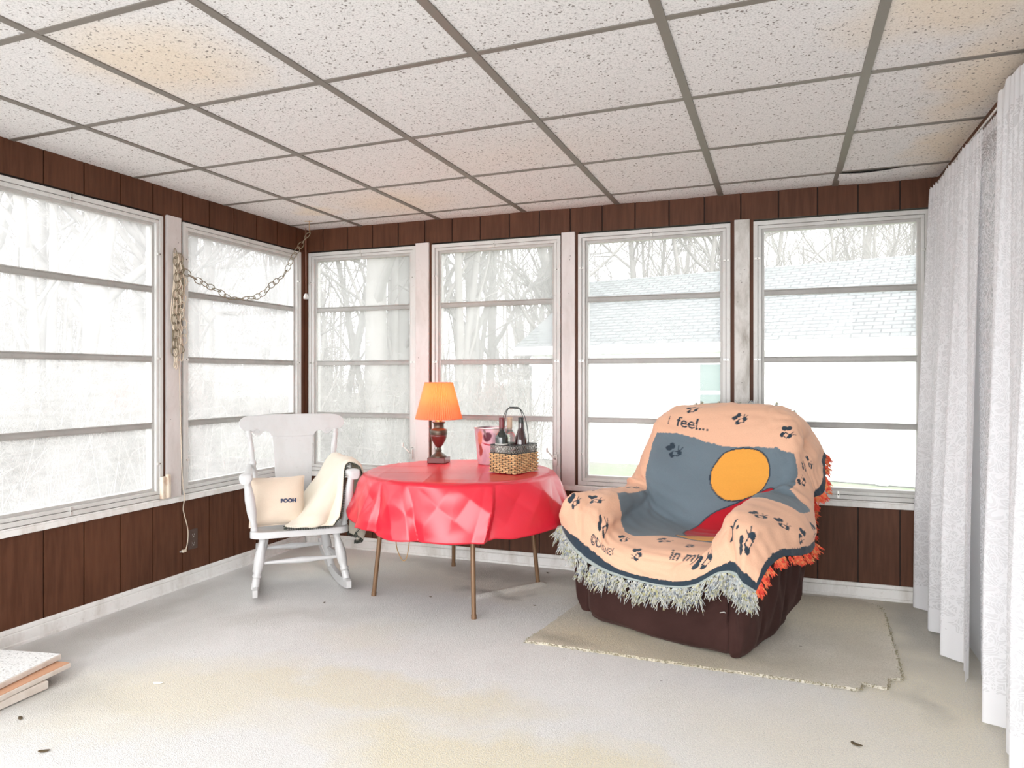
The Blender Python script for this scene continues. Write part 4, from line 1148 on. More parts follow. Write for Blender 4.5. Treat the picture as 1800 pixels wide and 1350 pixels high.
# ================================================================== folding table, cloth
TCN = Vector((-1.769, 3.851, 0)); TZ = .703; TR = .545
brz = mat('bronze_enamel', (.20, .115, .062), .38, .35); M['bronze'] = brz
tb = thing('folding_table', 'round folding table on four thin bronze legs under the red cloth', 'table', tuple(TCN))
mb = MB(); mb.lathe([(0, TZ - .030), (.52, TZ - .030), (.535, TZ - .026), (.54, TZ - .012), (.54, TZ - .006), (0, TZ - .006)], 64); obj('tabletop', mb, M['bronze'], tb, smooth=True, auto=40)
for (x, y) in [(-2.183, 3.571), (-1.489, 3.409), (-1.376, 4.115), (-2.031, 4.314)]:
    p = Vector((x, y, 0)) - TCN; q = p * .86
    mb = MB(); mb.tube([(p.x, p.y, .0), (q.x, q.y, TZ - .03)], [.0125, .0135], 12); l_ = obj('leg', mb, M['bronze'], tb, smooth=True, auto=60)
    mb = MB(); mb.tube([(p.x, p.y, .0), (p.x + (q.x - p.x) * .03, p.y + (q.y - p.y) * .03, .022)], .0145, 12); obj('foot_cap', mb, M['bronze'], l_, smooth=True, auto=60)
m = mat('red_plastic', (.62, .016, .036), .28, spec=.6); t = NT(m)
t.b.inputs['Transmission Weight'].default_value = 0
n = t.noise(t.co(), 30, 3); t.bump(n, .06, .004); M['redcloth'] = m
# phi measured from the direction toward the camera, positive to the right
hem = [(-180, .05, .27), (-160, .10, .26), (-140, .05, .27), (-122, .12, .25), (-104, .06, .27), (-90, .115, .215), (-76, .09, .255), (-66, .055, .272), (-56, .085, .262), (-47, .075, .262), (-45.0, .035, .285), (-34, .075, .290), (-25, .065, .287), (-21, .03, .283), (-16, .045, .288), (0, .062, .290), (14, .058, .287), (19, .085, .282), (21.5, .035, .272), (30, .055, .283), (42, .075, .275), (56, .10, .262), (70, .095, .268), (80, .13, .245), (88, .075, .265), (100, .12, .25), (115, .05, .27), (132, .11, .26), (150, .05, .27), (166, .10, .26), (180, .05, .27)]
hp = np.array(hem)
fd0 = math.atan2(-DV.y, -DV.x)
NTH = 720; P = []
ph = np.linspace(-180, 180, NTH, endpoint=False)
out_ = np.interp(ph, hp[:, 0], hp[:, 1]); drp = np.interp(ph, hp[:, 0], hp[:, 2])
# soften the facets a little, wrapping round
def smth(a, k_): return np.convolve(np.concatenate([a[-k_:], a, a[:k_]]), np.ones(2 * k_ + 1) / (2 * k_ + 1), 'same')[k_:-k_]
out_ = smth(out_, 2); drp = smth(drp, 2)
rr = random.Random(21)
tc = MB(); rings = []
def creaseh(x, y):
    # packing folds pressed into the sheet: a square grid of shallow ridges
    c_, s_ = math.cos(.33), math.sin(.33); u = x * c_ + y * s_; v = -x * s_ + y * c_; h = 0
    for k_ in (-.42, -.14, .14, .42):
        h += .0022 * math.exp(-abs(u - k_) / .006) + .0022 * math.exp(-abs(v - k_) / .006)
    return h
for r_ in list(np.linspace(.0, TR - .03, 46)) + list(np.linspace(TR - .022, TR, 5)):
    row = []
    for a in ph:
        th = fd0 + R(a)
        x, y = r_ * math.cos(th), r_ * math.sin(th); z = TZ + creaseh(x, y) + .0015 * math.sin(x * 13 + 2) * math.cos(y * 11)
        if r_ > TR - .03: z -= .010 * ((r_ - TR + .03) / .03) ** 2
        row.append((x, y, z))
    rings.append(row)
NS = 34
for s_ in range(1, NS + 1):
    t_ = s_ / NS; row = []
    for i, a in enumerate(ph):
        th = fd0 + R(a)
        g = t_ ** .75
        # facet creases: diagonals between alternating folds
        ia = a + 9 * (t_ - .5) * math.sin(R(a * 5 + 40))
        o_ = np.interp((ia + 180) % 360 - 180, hp[:, 0], hp[:, 1])
        dg = .017 * (abs(((a / 14 + t_ * 1.4) % 2) - 1) - .5) + .016 * (abs(((a / 22 - t_ * 1.7) % 2) - 1) - .5)
        r_ = TR + .004 + (o_ * g) + dg * math.sin(PI * min(1, t_ * 1.1)) 
        r_ = max(r_, TR + .003)
        row.append((r_ * math.cos(th), r_ * math.sin(th), TZ - .010 - drp[i] * t_ ** 1.02 + .002))
    rings.append(row)
tc.v = [p for row in rings for p in row]
for i in range(len(rings) - 1):
    for k_ in range(NTH): tc.f.append((i * NTH + k_, i * NTH + (k_ + 1) % NTH, (i + 1) * NTH + (k_ + 1) % NTH, (i + 1) * NTH + k_))
tcl = obj('tablecloth', tc, M['redcloth'], smooth=True, auto=38, solid=.0012, recalc=False); tcl.location = TCN
tag(tcl, 'red plastic tablecloth with fold creases hanging over the round table', 'tablecloth')

# ================================================================== lamp
LP = Vector((-2.035, 4.105, TZ + .003))
lamp = thing('table_lamp', 'small table lamp with orange pleated shade and dark red urn base, on the red tablecloth', 'lamp', tuple(LP), R(8))
M['maroon'] = mat('maroon_lacquer', (.13, .022, .018), .3); M['bronzed'] = mat('dark_bronze', (.10, .075, .055), .35, .6); M['brass'] = mat('brass', (.75, .45, .15), .3, .8)
mb = MB(); mb.box(-.058, .058, -.058, .058, 0, .036); base_ = obj('base', mb, M['maroon'], lamp, bevel=.004)
mb = MB(); mb.lathe([(.050, .036), (.050, .042), (.040, .050), (.024, .060), (.017, .070), (.020, .078), (.015, .085), (.013, .098), (.017, .103)], 32); obj('foot', mb, M['bronzed'], lamp, smooth=True, auto=50)
mb = MB(); mb.lathe([(.016, .100), (.026, .112), (.042, .138), (.051, .165), (.053, .180)], 36); obj('urn', mb, M['maroon'], lamp, smooth=True)
mb = MB(); mb.lathe([(.0535, .178), (.055, .190), (.055, .205), (.050, .212), (.036, .215), (.033, .220), (.033, .245), (.037, .250), (.041, .253), (.041, .258), (.022, .260)], 36); obj('neck', mb, M['bronzed'], lamp, smooth=True, auto=50)
mb = MB(); mb.lathe([(.022, .258), (.024, .275), (.018, .285), (.018, .315), (.015, .325)], 24); obj('socket', mb, M['brass'], lamp, smooth=True, auto=50)
m = bpy.data.materials.new('bulb_glow'); m.use_nodes = True; t = NT(m); t.b.inputs['Emission Color'].default_value = (1, .62, .32, 1); t.b.inputs['Emission Strength'].default_value = 8; M['bulb'] = m
mb = MB(); mb.lathe([(.012, .325), (.016, .335), (.028, .365), (.029, .385), (.02, .405), (0, .412)], 20); obj('bulb', mb, M['bulb'], lamp, smooth=True)
m = bpy.data.materials.new('orange_pleats'); m.use_nodes = True; t = NT(m); t.t.nodes.remove(t.b)
df = t.n('ShaderNodeBsdfDiffuse'); df.inputs[0].default_value = (.88, .42, .24, 1)
tl = t.n('ShaderNodeBsdfTranslucent'); tl.inputs[0].default_value = (1, .48, .27, 1)
mx = t.n('ShaderNodeMixShader', i_0=.55, i_1=df.outputs[0], i_2=tl.outputs[0]); t.l(mx.outputs[0], t.out.inputs[0]); M['shade'] = m
SB, ST, SR0, SR1 = .278, .506, .146, .086
NP = 62
mb = MB(); rows = []
for q in range(9):
    z = lerp(SB, ST, q / 8); r_ = lerp(SR0, SR1, q / 8)
    rows.append([((r_ + (.0035 if k_ % 2 else -.0035)) * math.cos(2 * PI * k_ / (2 * NP)), (r_ + (.0035 if k_ % 2 else -.0035)) * math.sin(2 * PI * k_ / (2 * NP)), z) for k_ in range(2 * NP)])
mb.v = [p for row in rows for p in row]
for i in range(8):
    for k_ in range(2 * NP): mb.f.append((i * 2 * NP + k_, i * 2 * NP + (k_ + 1) % (2 * NP), (i + 1) * 2 * NP + (k_ + 1) % (2 * NP), (i + 1) * 2 * NP + k_))
sh = obj('lamp_shade', mb, M['shade'], lamp, solid=.0008, recalc=False)
for z, r_ in ((SB, SR0), (ST, SR1)):
    mb = MB(); mb.tube([(r_ * 1.01 * math.cos(a), r_ * 1.01 * math.sin(a), z) for a in np.linspace(0, 2 * PI, 60, endpoint=False)], .0025, 6, closed=True); obj('shade_rim', mb, M['shade'], sh, smooth=True)
mb = MB()
for k_ in range(3):
    a = k_ * 2.094; mb.tube([(0, 0, ST - .02), (SR1 * math.cos(a), SR1 * math.sin(a), ST - .005)], .0015, 5)
mb.tube([(.014, 0, .32), (.035, 0, .37), (.03, 0, .44), (0, 0, ST - .02)], .0015, 5); mb.tube([(-.014, 0, .32), (-.035, 0, .37), (-.03, 0, .44), (0, 0, ST - .02)], .0015, 5)
obj('harp', mb, M['brass'], lamp)
ld = bpy.data.lights.new('lamp_glow', 'POINT'); ld.energy = 3.6; ld.color = (1, .55, .28); ld.shadow_soft_size = .03
lo = bpy.data.objects.new('lamp_glow', ld); COL.objects.link(lo); lo.parent = lamp; lo.location = (0, 0, .42)
# its cord: over the cloth, behind, and hanging in a loop under the table
cd = MB()
cp = [LP + Vector(v) for v in [(-.03, .05, .004), (-.08, .10, .008), (-.12, .20, .006), (-.13, .31, .004)]]
cp += [TCN + Vector(v) for v in [(-.415, .50, .66), (-.43, .53, .56), (-.42, .50, .42)]]
cd.tube(smooth_path(cp, 40), .003, 6)
M['tan_cord'] = mat('tan_cord', (.45, .27, .12), .5)
obj('power_cord', cd, M['tan_cord'], None, smooth=True).matrix_world = Matrix()
co_ = bpy.data.objects['power_cord']; tag(co_, 'thin cord running from the lamp base over the back of the table', 'cord')
cd = MB()
def dpt(px, py, Z): return RV * ((px - 900) / 1266 * Z) + DV * Z + Vector((0, 0, 1.25 - (py - 662) / 1266 * Z))
cd.tube(smooth_path([dpt(697, 925, 4.30), dpt(696, 945, 4.30), dpt(698, 965, 4.30), dpt(706, 983, 4.30), dpt(712, 985, 4.30), dpt(716, 975, 4.30), dpt(720, 950, 4.30), dpt(724, 925, 4.30), dpt(724, 880, 4.30)], 50), .003, 6)
cd.tube(smooth_path([dpt(697, 925, 4.30), dpt(698, 900, 4.30), dpt(705, 880, 4.3)], 12), .003, 6)
tag(obj('hanging_cord', cd, M['tan_cord'], smooth=True), 'tan cord hanging in a loop below the left side of the red tablecloth', 'cord')

# ================================================================== tin bucket
BKT = Vector((-1.705, 4.195, TZ + .003))
m = mat('printed_tin', (.60, .38, .42), .35, .25); t = NT(m); co = t.co()
xz = t.n('ShaderNodeCombineXYZ'); sx = t.n('ShaderNodeSeparateXYZ', i_0=co); t.l(sx.outputs[0], xz.inputs[0]); t.l(sx.outputs[2], xz.inputs[1])
n = t.noise(co, 9, 4, .6, .8); xv = xz.outputs[0]
wob = t.n('ShaderNodeVectorMath', operation='MULTIPLY_ADD', i_0=t.n('ShaderNodeTexNoise', i_Vector=co, i_Scale=14.0).outputs['Color'], i_1=(.03, .03, 0), i_2=xv).outputs[0]
c = t.mix(t.ramp(n, [(.38, 0), (.62, 1)]), (.66, .42, .47), (.50, .30, .36))
c = t.mix(t.blob(wob, .075, .19, .05, .06, .3), c, (.42, .36, .42))
for (a, b, rx, ry, sf, ro_, cc) in [(-.030, .175, .028, .026, .15, 0, (.10, .015, .03)), (-.075, .165, .014, .045, .2, 0, (.60, .20, .14)), (-.072, .09, .012, .04, .2, .1, (.32, .06, .05)), (-.01, .128, .05, .006, .3, -.2, (.42, .03, .05)), (-.05, .205, .006, .035, .3, .3, (.22, .14, .14)), (.03, .21, .03, .02, .3, 0, (.72, .55, .55))]:
    c = t.mix(t.blob(wob, a + .015, b + .015, rx, ry, sf, ro_), c, cc)
t.base(c); M['tin'] = m
M['tin_rim'] = mat('galvanised_rim', (.66, .66, .66), .3, .7)
bk_ = thing('wine_bucket', 'pink printed tin wine bucket with metal rim, standing behind the wicker basket', 'bucket', tuple(BKT), YAW)
mb = MB(); mb.lathe([(0, .004), (.088, .004), (.091, 0), (.093, .006), (.113, .222), (.110, .222), (.090, .010), (0, .010)], 56); obj('bucket_wall', mb, M['tin'], bk_, smooth=True, auto=50)
mb = MB(); mb.tube([(.113 * math.cos(a), .113 * math.sin(a), .224) for a in np.linspace(0, 2 * PI, 64, endpoint=False)], .005, 8, closed=True); obj('rim', mb, M['tin_rim'], bk_, smooth=True)

# ================================================================== wicker bottle basket
bc = Vector((-1.4345, 3.845, TZ + .003)); BR = math.atan2(.05, -.165)
c_f = dpt(903, 833, 4.02)
# corners on the table
q0 = Vector((-1.575, 3.790, 0)); q1 = Vector((-1.385, 3.735, 0))
ux = (q1 - q0).normalized(); uy = Vector((-ux.y, ux.x, 0)); BW, BD = .170, .215
BRZ = math.atan2(ux.y, ux.x)
bas = thing('wine_basket', 'rectangular wicker bottle basket with dark scrolled metal rim and wire handle', 'basket', (q1.x - ux.x * BW, q1.y - ux.y * BW, TZ + .004), BRZ)
m = mat('wicker', (.62, .38, .18), .6); t = NT(m); n = t.noise(t.co(), 45, 3); t.base(t.mix(t.ramp(n, [(.35, 0), (.65, 1)]), (.66, .43, .22), (.45, .25, .11))); M['wicker'] = m
M['iron'] = mat('black_iron', (.045, .05, .05), .4, .6); M['pewter'] = mat('pewter_scroll', (.26, .26, .24), .35, .8)
per = []
for (a, b) in [((0, 0), (BW, 0)), ((BW, 0), (BW, BD)), ((BW, BD), (0, BD)), ((0, BD), (0, 0))]:
    L = math.dist(a, b); kk = int(L / .0035)
    for i in range(kk):
        t_ = i / kk; per.append((lerp(a[0], b[0], t_), lerp(a[1], b[1], t_)))
cxb, cyb = BW / 2, BD / 2; nper = len(per)
STK = 36
def offp(i, amt):
    x, y = per[i % nper]; x0, y0 = per[(i - 3) % nper]; x1, y1 = per[(i + 3) % nper]
    d = Vector((x1 - x0, y1 - y0)).normalized(); return (x + d.y * amt, y - d.x * amt)
HW = .108
for rw in range(11):
    mb = MB(); P = []
    for i in range(nper):
        phs = math.cos(PI * STK * i / nper + (PI if rw % 2 else 0))
        x, y = offp(i, .0045 * phs + .001); P.append((x, y, .006 + rw * .0100))
    mb.tube(P, .0048, 6, closed=True); obj('wicker_weave', mb, M['wicker'], bas, smooth=True)
mb = MB()
for s_ in range(STK):
    i = int(s_ * nper / STK); x, y = per[i]; mb.tube([(x, y, .002), (x, y, HW + .004)], .0026, 6)
sk_ = obj('stakes', mb, M['iron'], bas, smooth=True)
mb = MB(); mb.box(.006, BW - .006, .006, BD - .006, .002, .008); obj('basket_floor', mb, M['wicker'], bas)
mb = MB()
for z in (HW + .004, HW + .050): mb.tube([(x, y, z) for x, y in per[::3]], .003, 6, closed=True)
obj('rim_wire', mb, M['iron'], bas)
mb = MB(); rr = random.Random(3); nsc = 38
for s_ in range(nsc):
    i = int(s_ * nper / nsc)
    for lv in range(2):
        zc = HW + .015 + lv * .022; hand = 1 if (s_ + lv) % 2 else -1; pts = []
        for q in range(16):
            th = q / 15 * 2.6 * PI + rr.random() * .1; r_ = .012 * (1 - q / 15 * .75)
            ii = i + hand * r_ * math.cos(th) / .0035; i0_ = int(math.floor(ii)); x, y = offp(i0_, .002); x2, y2 = offp(i0_ + 1, .002); f = ii - i0_
            pts.append((lerp(x, x2, f), lerp(y, y2, f), zc + r_ * math.sin(th)))
        mb.tube(pts, .0021, 5)
obj('scrolled_rim', mb, M['pewter'], bas, smooth=True)
mb = MB()
for x in (BW / 3, 2 * BW / 3)[:0]: pass
mb.tube([(BW / 2, 0, HW + .05), (BW / 2, BD, HW + .05)], .002, 5); mb.tube([(0, BD / 3, HW + .05), (BW, BD / 3, HW + .05)], .002, 5); mb.tube([(0, 2 * BD / 3, HW + .05), (BW, 2 * BD / 3, HW + .05)], .002, 5)
obj('divider_wire', mb, M['iron'], bas)
mb = MB(); zt_ = .365
for yy in (.012, -.012):
    mb.tube(smooth_path([(-.002, BD / 2 + yy * 2, HW + .01), (.0, BD / 2 + yy * 1.6, .22), (.012, BD / 2 + yy, .30), (.035, BD / 2 + yy * .4, .35), (.062, BD / 2, zt_), (.108, BD / 2, zt_), (.135, BD / 2 + yy * .4, .35), (.158, BD / 2 + yy, .30), (BW, BD / 2 + yy * 1.6, .22), (BW + .002, BD / 2 + yy * 2, HW + .01)], 60), .0022, 6)
hd = obj('handle', mb, M['iron'], bas, smooth=True)
mb = MB(); mb.tube([(.055, BD / 2, zt_), (.115, BD / 2, zt_)], .006, 10); obj('grip', mb, M['iron'], hd, smooth=True, auto=50)
# bottles
def glassy(name, c): 
    m = mat(name, c, .08, spec=.7); m.node_tree.nodes['Principled BSDF'].inputs['Coat Weight'].default_value = .5; return m
M['darkglass'] = glassy('dark_green_glass', (.012, .018, .014)); M['redglass'] = glassy('wine_dark_glass', (.035, .010, .010))
m = mat('clear_bottle_glass', (.75, .78, .72), .05); m.node_tree.nodes['Principled BSDF'].inputs['Transmission Weight'].default_value = .85; M['clearglass'] = m
M['burgundy'] = mat('burgundy_capsule', (.16, .03, .035), .4); M['black_caps'] = mat('black_capsule', (.02, .024, .022), .4); M['tan_caps'] = mat('tan_capsule', (.55, .38, .27), .5)
M['label'] = mat('paper_label', (.80, .78, .72), .7); M['yellow'] = mat('yellow_band', (.80, .55, .06), .5)
def bottle(x, y, glass, caps, prof, label, ring=None, lab=True):
    p = Vector((x, y, .009)); W_ = bas.matrix_basis if False else None
    c_, s_ = math.cos(BRZ), math.sin(BRZ)
    wp = bas.location + Vector((x * c_ - y * s_, x * s_ + y * c_, .009))
    b = thing('wine_bottle', label, 'bottle', tuple(wp), BRZ, 'wine bottles in the wicker basket')
    mb = MB(); mb.lathe(prof, 28); obj('glass_body', mb, glass, b, smooth=True, auto=50)
    r_ = prof[-1][0] + .0012; zt = prof[-1][1]
    mb = MB(); mb.lathe([(r_, zt - .068), (r_ * .98, zt - .01), (r_ * 1.08, zt - .009), (r_ * 1.08, zt - .002), (r_ * .9, zt + .001), (0, zt + .001)], 20); cp = obj('capsule', mb, caps, b, smooth=True, auto=50)
    if ring: mb = MB(); mb.lathe([(r_ + .0008, zt - .071), (r_ + .0008, zt - .064)], 20); obj('neck_band', mb, ring, cp, smooth=True)
    if lab: mb = MB(); mb.lathe([(prof[2][0] + .0006, .05), (prof[2][0] + .0006, .155)], 28); obj('paper_label', mb, M['label'], b, smooth=True)
    return b
bord = [(0, 0), (.034, 0), (.0365, .004), (.0365, .185), (.034, .200), (.024, .215), (.0155, .228), (.0142, .300)]
burg = [(0, 0), (.035, 0), (.038, .004), (.038, .150), (.034, .180), (.024, .215), (.016, .240), (.0142, .300)]
bottle(BW * .27, BD * .20, M['darkglass'], M['burgundy'], bord, 'dark wine bottle with burgundy capsule and pale label, front of the basket')
bottle(BW * .27, BD * .55, M['clearglass'], M['tan_caps'], bord, 'clear wine bottle with tan capsule, behind the burgundy-capped bottle', lab=False)
bottle(BW * .70, BD * .60, M['redglass'], M['black_caps'], burg, 'slope-shouldered dark wine bottle with black capsule and yellow neck band', M['yellow'], False)

# ================================================================== swag chain, hook, pull, cords
M['chain'] = mat('cream_brass_chain', (.22, .18, .12), .4, .3); M['ivory_cord'] = mat('ivory_cord', (.62, .53, .42), .6)
hook = Vector((-3.115, 4.24, ZC))
sw_ = thing('swag_chain', 'long looped chain swagged from a ceiling hook to the left post', 'chain', tuple(hook))
def W2(p): return Vector(p) - hook
mb = MB(); mb.tube([W2(hook + Vector((-.03, -.01, -.003))), W2(hook + Vector((.02, .01, -.003)))], .003, 6); mb.tube([W2(hook + Vector((0, 0, 0))), W2(hook + Vector((0, 0, -.06))), W2(hook + Vector((.008, 0, -.075))), W2(hook + Vector((0, 0, -.085)))], .002, 6)
obj('ceiling_hook', mb, M['tan_cord'], sw_)
lk = MB()
P = []
for q in range(22):
    a = 2 * PI * q / 22; P.append((.030 * math.cos(a), .0175 * math.sin(a), 0))
lk.tube(P, .0027, 6, closed=True)
lme = bpy.data.meshes.new('link'); lme.from_pydata(lk.v, [], lk.f); lme.materials.append(M['chain']); lme.polygons.foreach_set('use_smooth', [True] * len(lme.polygons))
postp = Vector((XL + .03, 3.262, 1.975))

def wallp(px, py, x):
    q = RV * ((px - 900) / 1266) + DV + Vector((0, 0, (662 - py) / 1266)); t_ = x / q.x; return Vector((0, 0, 1.25)) + q * t_
raw = [hook + Vector((0, 0, -.085))] + [wallp(px, py, x) for px, py, x in [(531, 428, -3.13), (515, 452, -3.16), (500, 482, -3.19), (478, 500, -3.21), (460, 518, -3.23), (440, 524, -3.25), (405, 524, -3.27), (385, 512, -3.28), (355, 497, -3.285), (335, 485, -3.29), (322, 473, -3.295)]] + [postp]
dense = smooth_path(raw, 400)
lme2 = lme.copy(); lme2.name = 'link'; lme2.materials.clear(); lme2.materials.append(M['ivory_cord'])
def place_links(dense, step, seed, par, lme=lme):
    rr = random.Random(seed); acc = 0; n_ = 0; last = dense[0]
    for i in range(1, len(dense)):
        acc += (dense[i] - dense[i - 1]).length
        if acc >= step:
            mid = (last + dense[i]) / 2; t_ = (dense[i] - last).normalized()
            o = bpy.data.objects.new('link', lme); COL.objects.link(o); o.parent = par
            side = t_.cross(Vector((0, 0, 1)));
            if side.length < .05: side = t_.cross(Vector((1, 0, 0)))
            side.normalize(); up = side.cross(t_)
            a = (PI / 2 if n_ % 2 else 0) + rr.uniform(-.6, .6) + .6
            s2 = side * math.cos(a) + up * math.sin(a); u2 = t_.cross(s2)
            o.matrix_basis = Matrix.Translation(W2(mid)) @ Matrix((t_, s2, u2)).transposed().to_4x4()
            last = dense[i]; acc = 0; n_ += 1
place_links(dense, .046, 1, sw_)
rr = random.Random(31)
for s_ in range(5):
    y = 3.236 + s_ * .014
    pth = smooth_path([(XL + .030, y, 1.99 - .03 * s_), (XL + .04, y + rr.gauss(0, .01), 1.85), (XL + .03, y + rr.gauss(0, .012), 1.65), (XL + .034, y + rr.gauss(0, .012), 1.48), (XL + .03, y + rr.gauss(0, .01), 1.33 + .02 * s_)], 200)
    place_links(pth, .046, 5 + s_, sw_, lme2 if s_ % 3 else lme)
mb = MB()
for s_ in range(15):
    y = 3.234 + rr.random() * .060; b = rr.uniform(1.30, 1.42)
    mb.tube(smooth_path([(XL + .022, y, 1.97), (XL + .020 + rr.random() * .014, y + rr.gauss(0, .010), 1.8), (XL + .022, y + rr.gauss(0, .014), 1.6), (XL + .020, y + rr.gauss(0, .012), 1.45), (XL + .022, y, b), (XL + .03, y + .012, b + .03), (XL + .024, y + .01 + rr.gauss(0, .01), 1.6), (XL + .026, y + .01, 1.96)], 60), .0032, 6)
obj('cord_bundle', mb, M['ivory_cord'], sw_, smooth=True).location = -hook
# plug cord along post and down the wall
mb = MB()
pts = [(XL + .022, 3.275, 1.34), (XL + .020, 3.285, 1.1), (XL + .020, 3.292, .85), (XL + .020, 3.298, .70), (XL + .024, 3.302, .60), (XL + .034, 3.304, .555), (XL + .034, 3.306, .53), (XL + .012, 3.315, .47), (XL + .008, 3.345, .37), (XL + .008, 3.372, .28), (XL + .008, 3.365, .20), (XL + .008, 3.345, .150)]
pts[-4:] = [wallp(324, 905, XL + .008), wallp(330, 930, XL + .009), wallp(330, 950, XL + .009), wallp(327, 966, XL + .010)]
mb.tube(smooth_path(pts, 90), .0028, 6)
pc = tag(obj('plug_cord', mb, M['ivory_cord'], smooth=True), 'unplugged ivory cord hanging down the post and wall beside the outlet', 'cord')
pw = wallp(325, 968, XL + .012); mb = MB(); mb.box(pw.x - .007, pw.x + .007, pw.y - .022, pw.y + .008, pw.z - .008, pw.z + .008)
pl = obj('plug', mb, M['ivory_cord'], pc, bevel=.003)
mb = MB(); mb.box(pw.x - .004, pw.x - .002, pw.y - .036, pw.y - .022, pw.z - .003, pw.z + .003); mb.box(pw.x + .002, pw.x + .004, pw.y - .036, pw.y - .022, pw.z - .003, pw.z + .003); obj('prong', mb, M['clip'], pl)
# outlet
M['brown_plate'] = mat('brown_plate', (.075, .045, .035), .35)
ocz, ocy = .268, 3.400
mb = MB(); mb.box(XL, XL + .006, ocy - .036, ocy + .036, ocz - .060, ocz + .060)
ot = tag(obj('wall_outlet', mb, M['brown_plate'], bevel=.003), 'brown double electrical outlet in the panelling under the left window', 'outlet')
for dz in (-.026, .026):
    mb = MB(); mb.lathe([(0, .003), (.017, .003), (.018, 0)], 20, T=lambda x, y, z, dz=dz: (XL + .006 + z, ocy + x, ocz + dz + y)); so = obj('socket', mb, M['brown_plate'], ot, smooth=True, auto=40)
    mb = MB()
    for dy in (-.007, .007): mb.box(XL + .0088, XL + .0096, ocy + dy - .0013, ocy + dy + .0013, ocz + dz - .002, ocz + dz + .007)
    mb.box(XL + .0088, XL + .0096, ocy - .003, ocy + .003, ocz + dz - .011, ocz + dz - .006); obj('slot', mb, M['clip'], so)
# corner light pull
mb = MB(); pp_ = Vector((-3.20, 4.38, 0))
zb = wallp(538, 515, 0) if False else None
def atd(px, py, Z): return RV * ((px - 900) / 1266 * Z) + DV * Z + Vector((0, 0, 1.25 - (py - 662) / 1266 * Z))
a, b = atd(537.5, 428, 5.16), atd(538, 516, 5.16)
mb.tube([a + Vector((0, 0, .11)), a, b], .0035, 6)
M['brown_rod'] = mat('brown_cord', (.16, .06, .035), .5)
pu = tag(obj('pull_cord', mb, M['brown_rod'], smooth=True), 'thin brown pull cord with a clear bell end, hanging in the corner', 'pull cord')
mb = MB(); mb.lathe([(.006, 0), (.011, -.006), (.017, -.020), (.018, -.040), (.0165, -.040), (.015, -.020), (.009, -.008)], 20, c=tuple(b)); m = mat('clear_plastic', (.9, .88, .86), .1); m.node_tree.nodes['Principled BSDF'].inputs['Transmission Weight'].default_value = .5
obj('bell', mb, m, pu, smooth=True)
# small crank box hanging at the lower corner of the near window
g = wallp(289, 857, XL + .03); mb = MB(); mb.box(XL + .012, XL + .04, g.y - .018, g.y + .022, g.z - .065, g.z + .062); mb.box(XL + .03, XL + .055, g.y + .006, g.y + .026, g.z - .06, g.z + .075)
M['old_ivory'] = painted('old_ivory_metal', (.62, .54, .44), (.35, .20, .12), .9, 30)
tag(obj('window_operator', mb, M['old_ivory'], bevel=.004), 'yellowed metal window operator on the sill beside the left post', 'window operator')

# ================================================================== stack of spare ceiling tiles
M['fibre'] = mat('brown_fibreboard', (.50, .27, .16), .9); M['cutedge'] = painted('chalky_edge', (.62, .56, .50), (.45, .36, .30), .6, 12)
M['tile_spare'] = tilemat('spare_tile', (.80, .80, .79), (), .6)
def slab(name, corner, far, w_, d_, z0, z1, top, side, label, tilt=0):
    o = thing(name, label, 'ceiling tile', (corner[0], corner[1], z0), far, 'spare ceiling tiles stacked on the floor')
    mb = MB(); mb.box(-w_, 0, -d_, 0, 0, z1 - z0 - .002); obj('core', mb, side, o, bevel=.003)
    mb = MB(); mb.box(-w_ + .004, -.004, -d_ + .004, -.004, z1 - z0 - .003, z1 - z0); obj('face', mb, top, o)
    return o
slab('ceiling_tile', (-2.745, 2.045), R(3), .5, .55, .004, .036, M['cutedge'], M['cutedge'], 'bottom chalky board of the stack of spare tiles by the left wall')
slab('ceiling_tile', (-2.775, 2.165), R(8), .53, .60, .038, .060, M['fibre'], M['cutedge'], 'middle tile of the stack, brown fibre side up, by the left wall')
slab('ceiling_tile', (-2.837, 2.170), R(11), .48, .60, .062, .086, M['tile_spare'], M['cutedge'], 'top white speckled ceiling tile of the stack by the left wall')

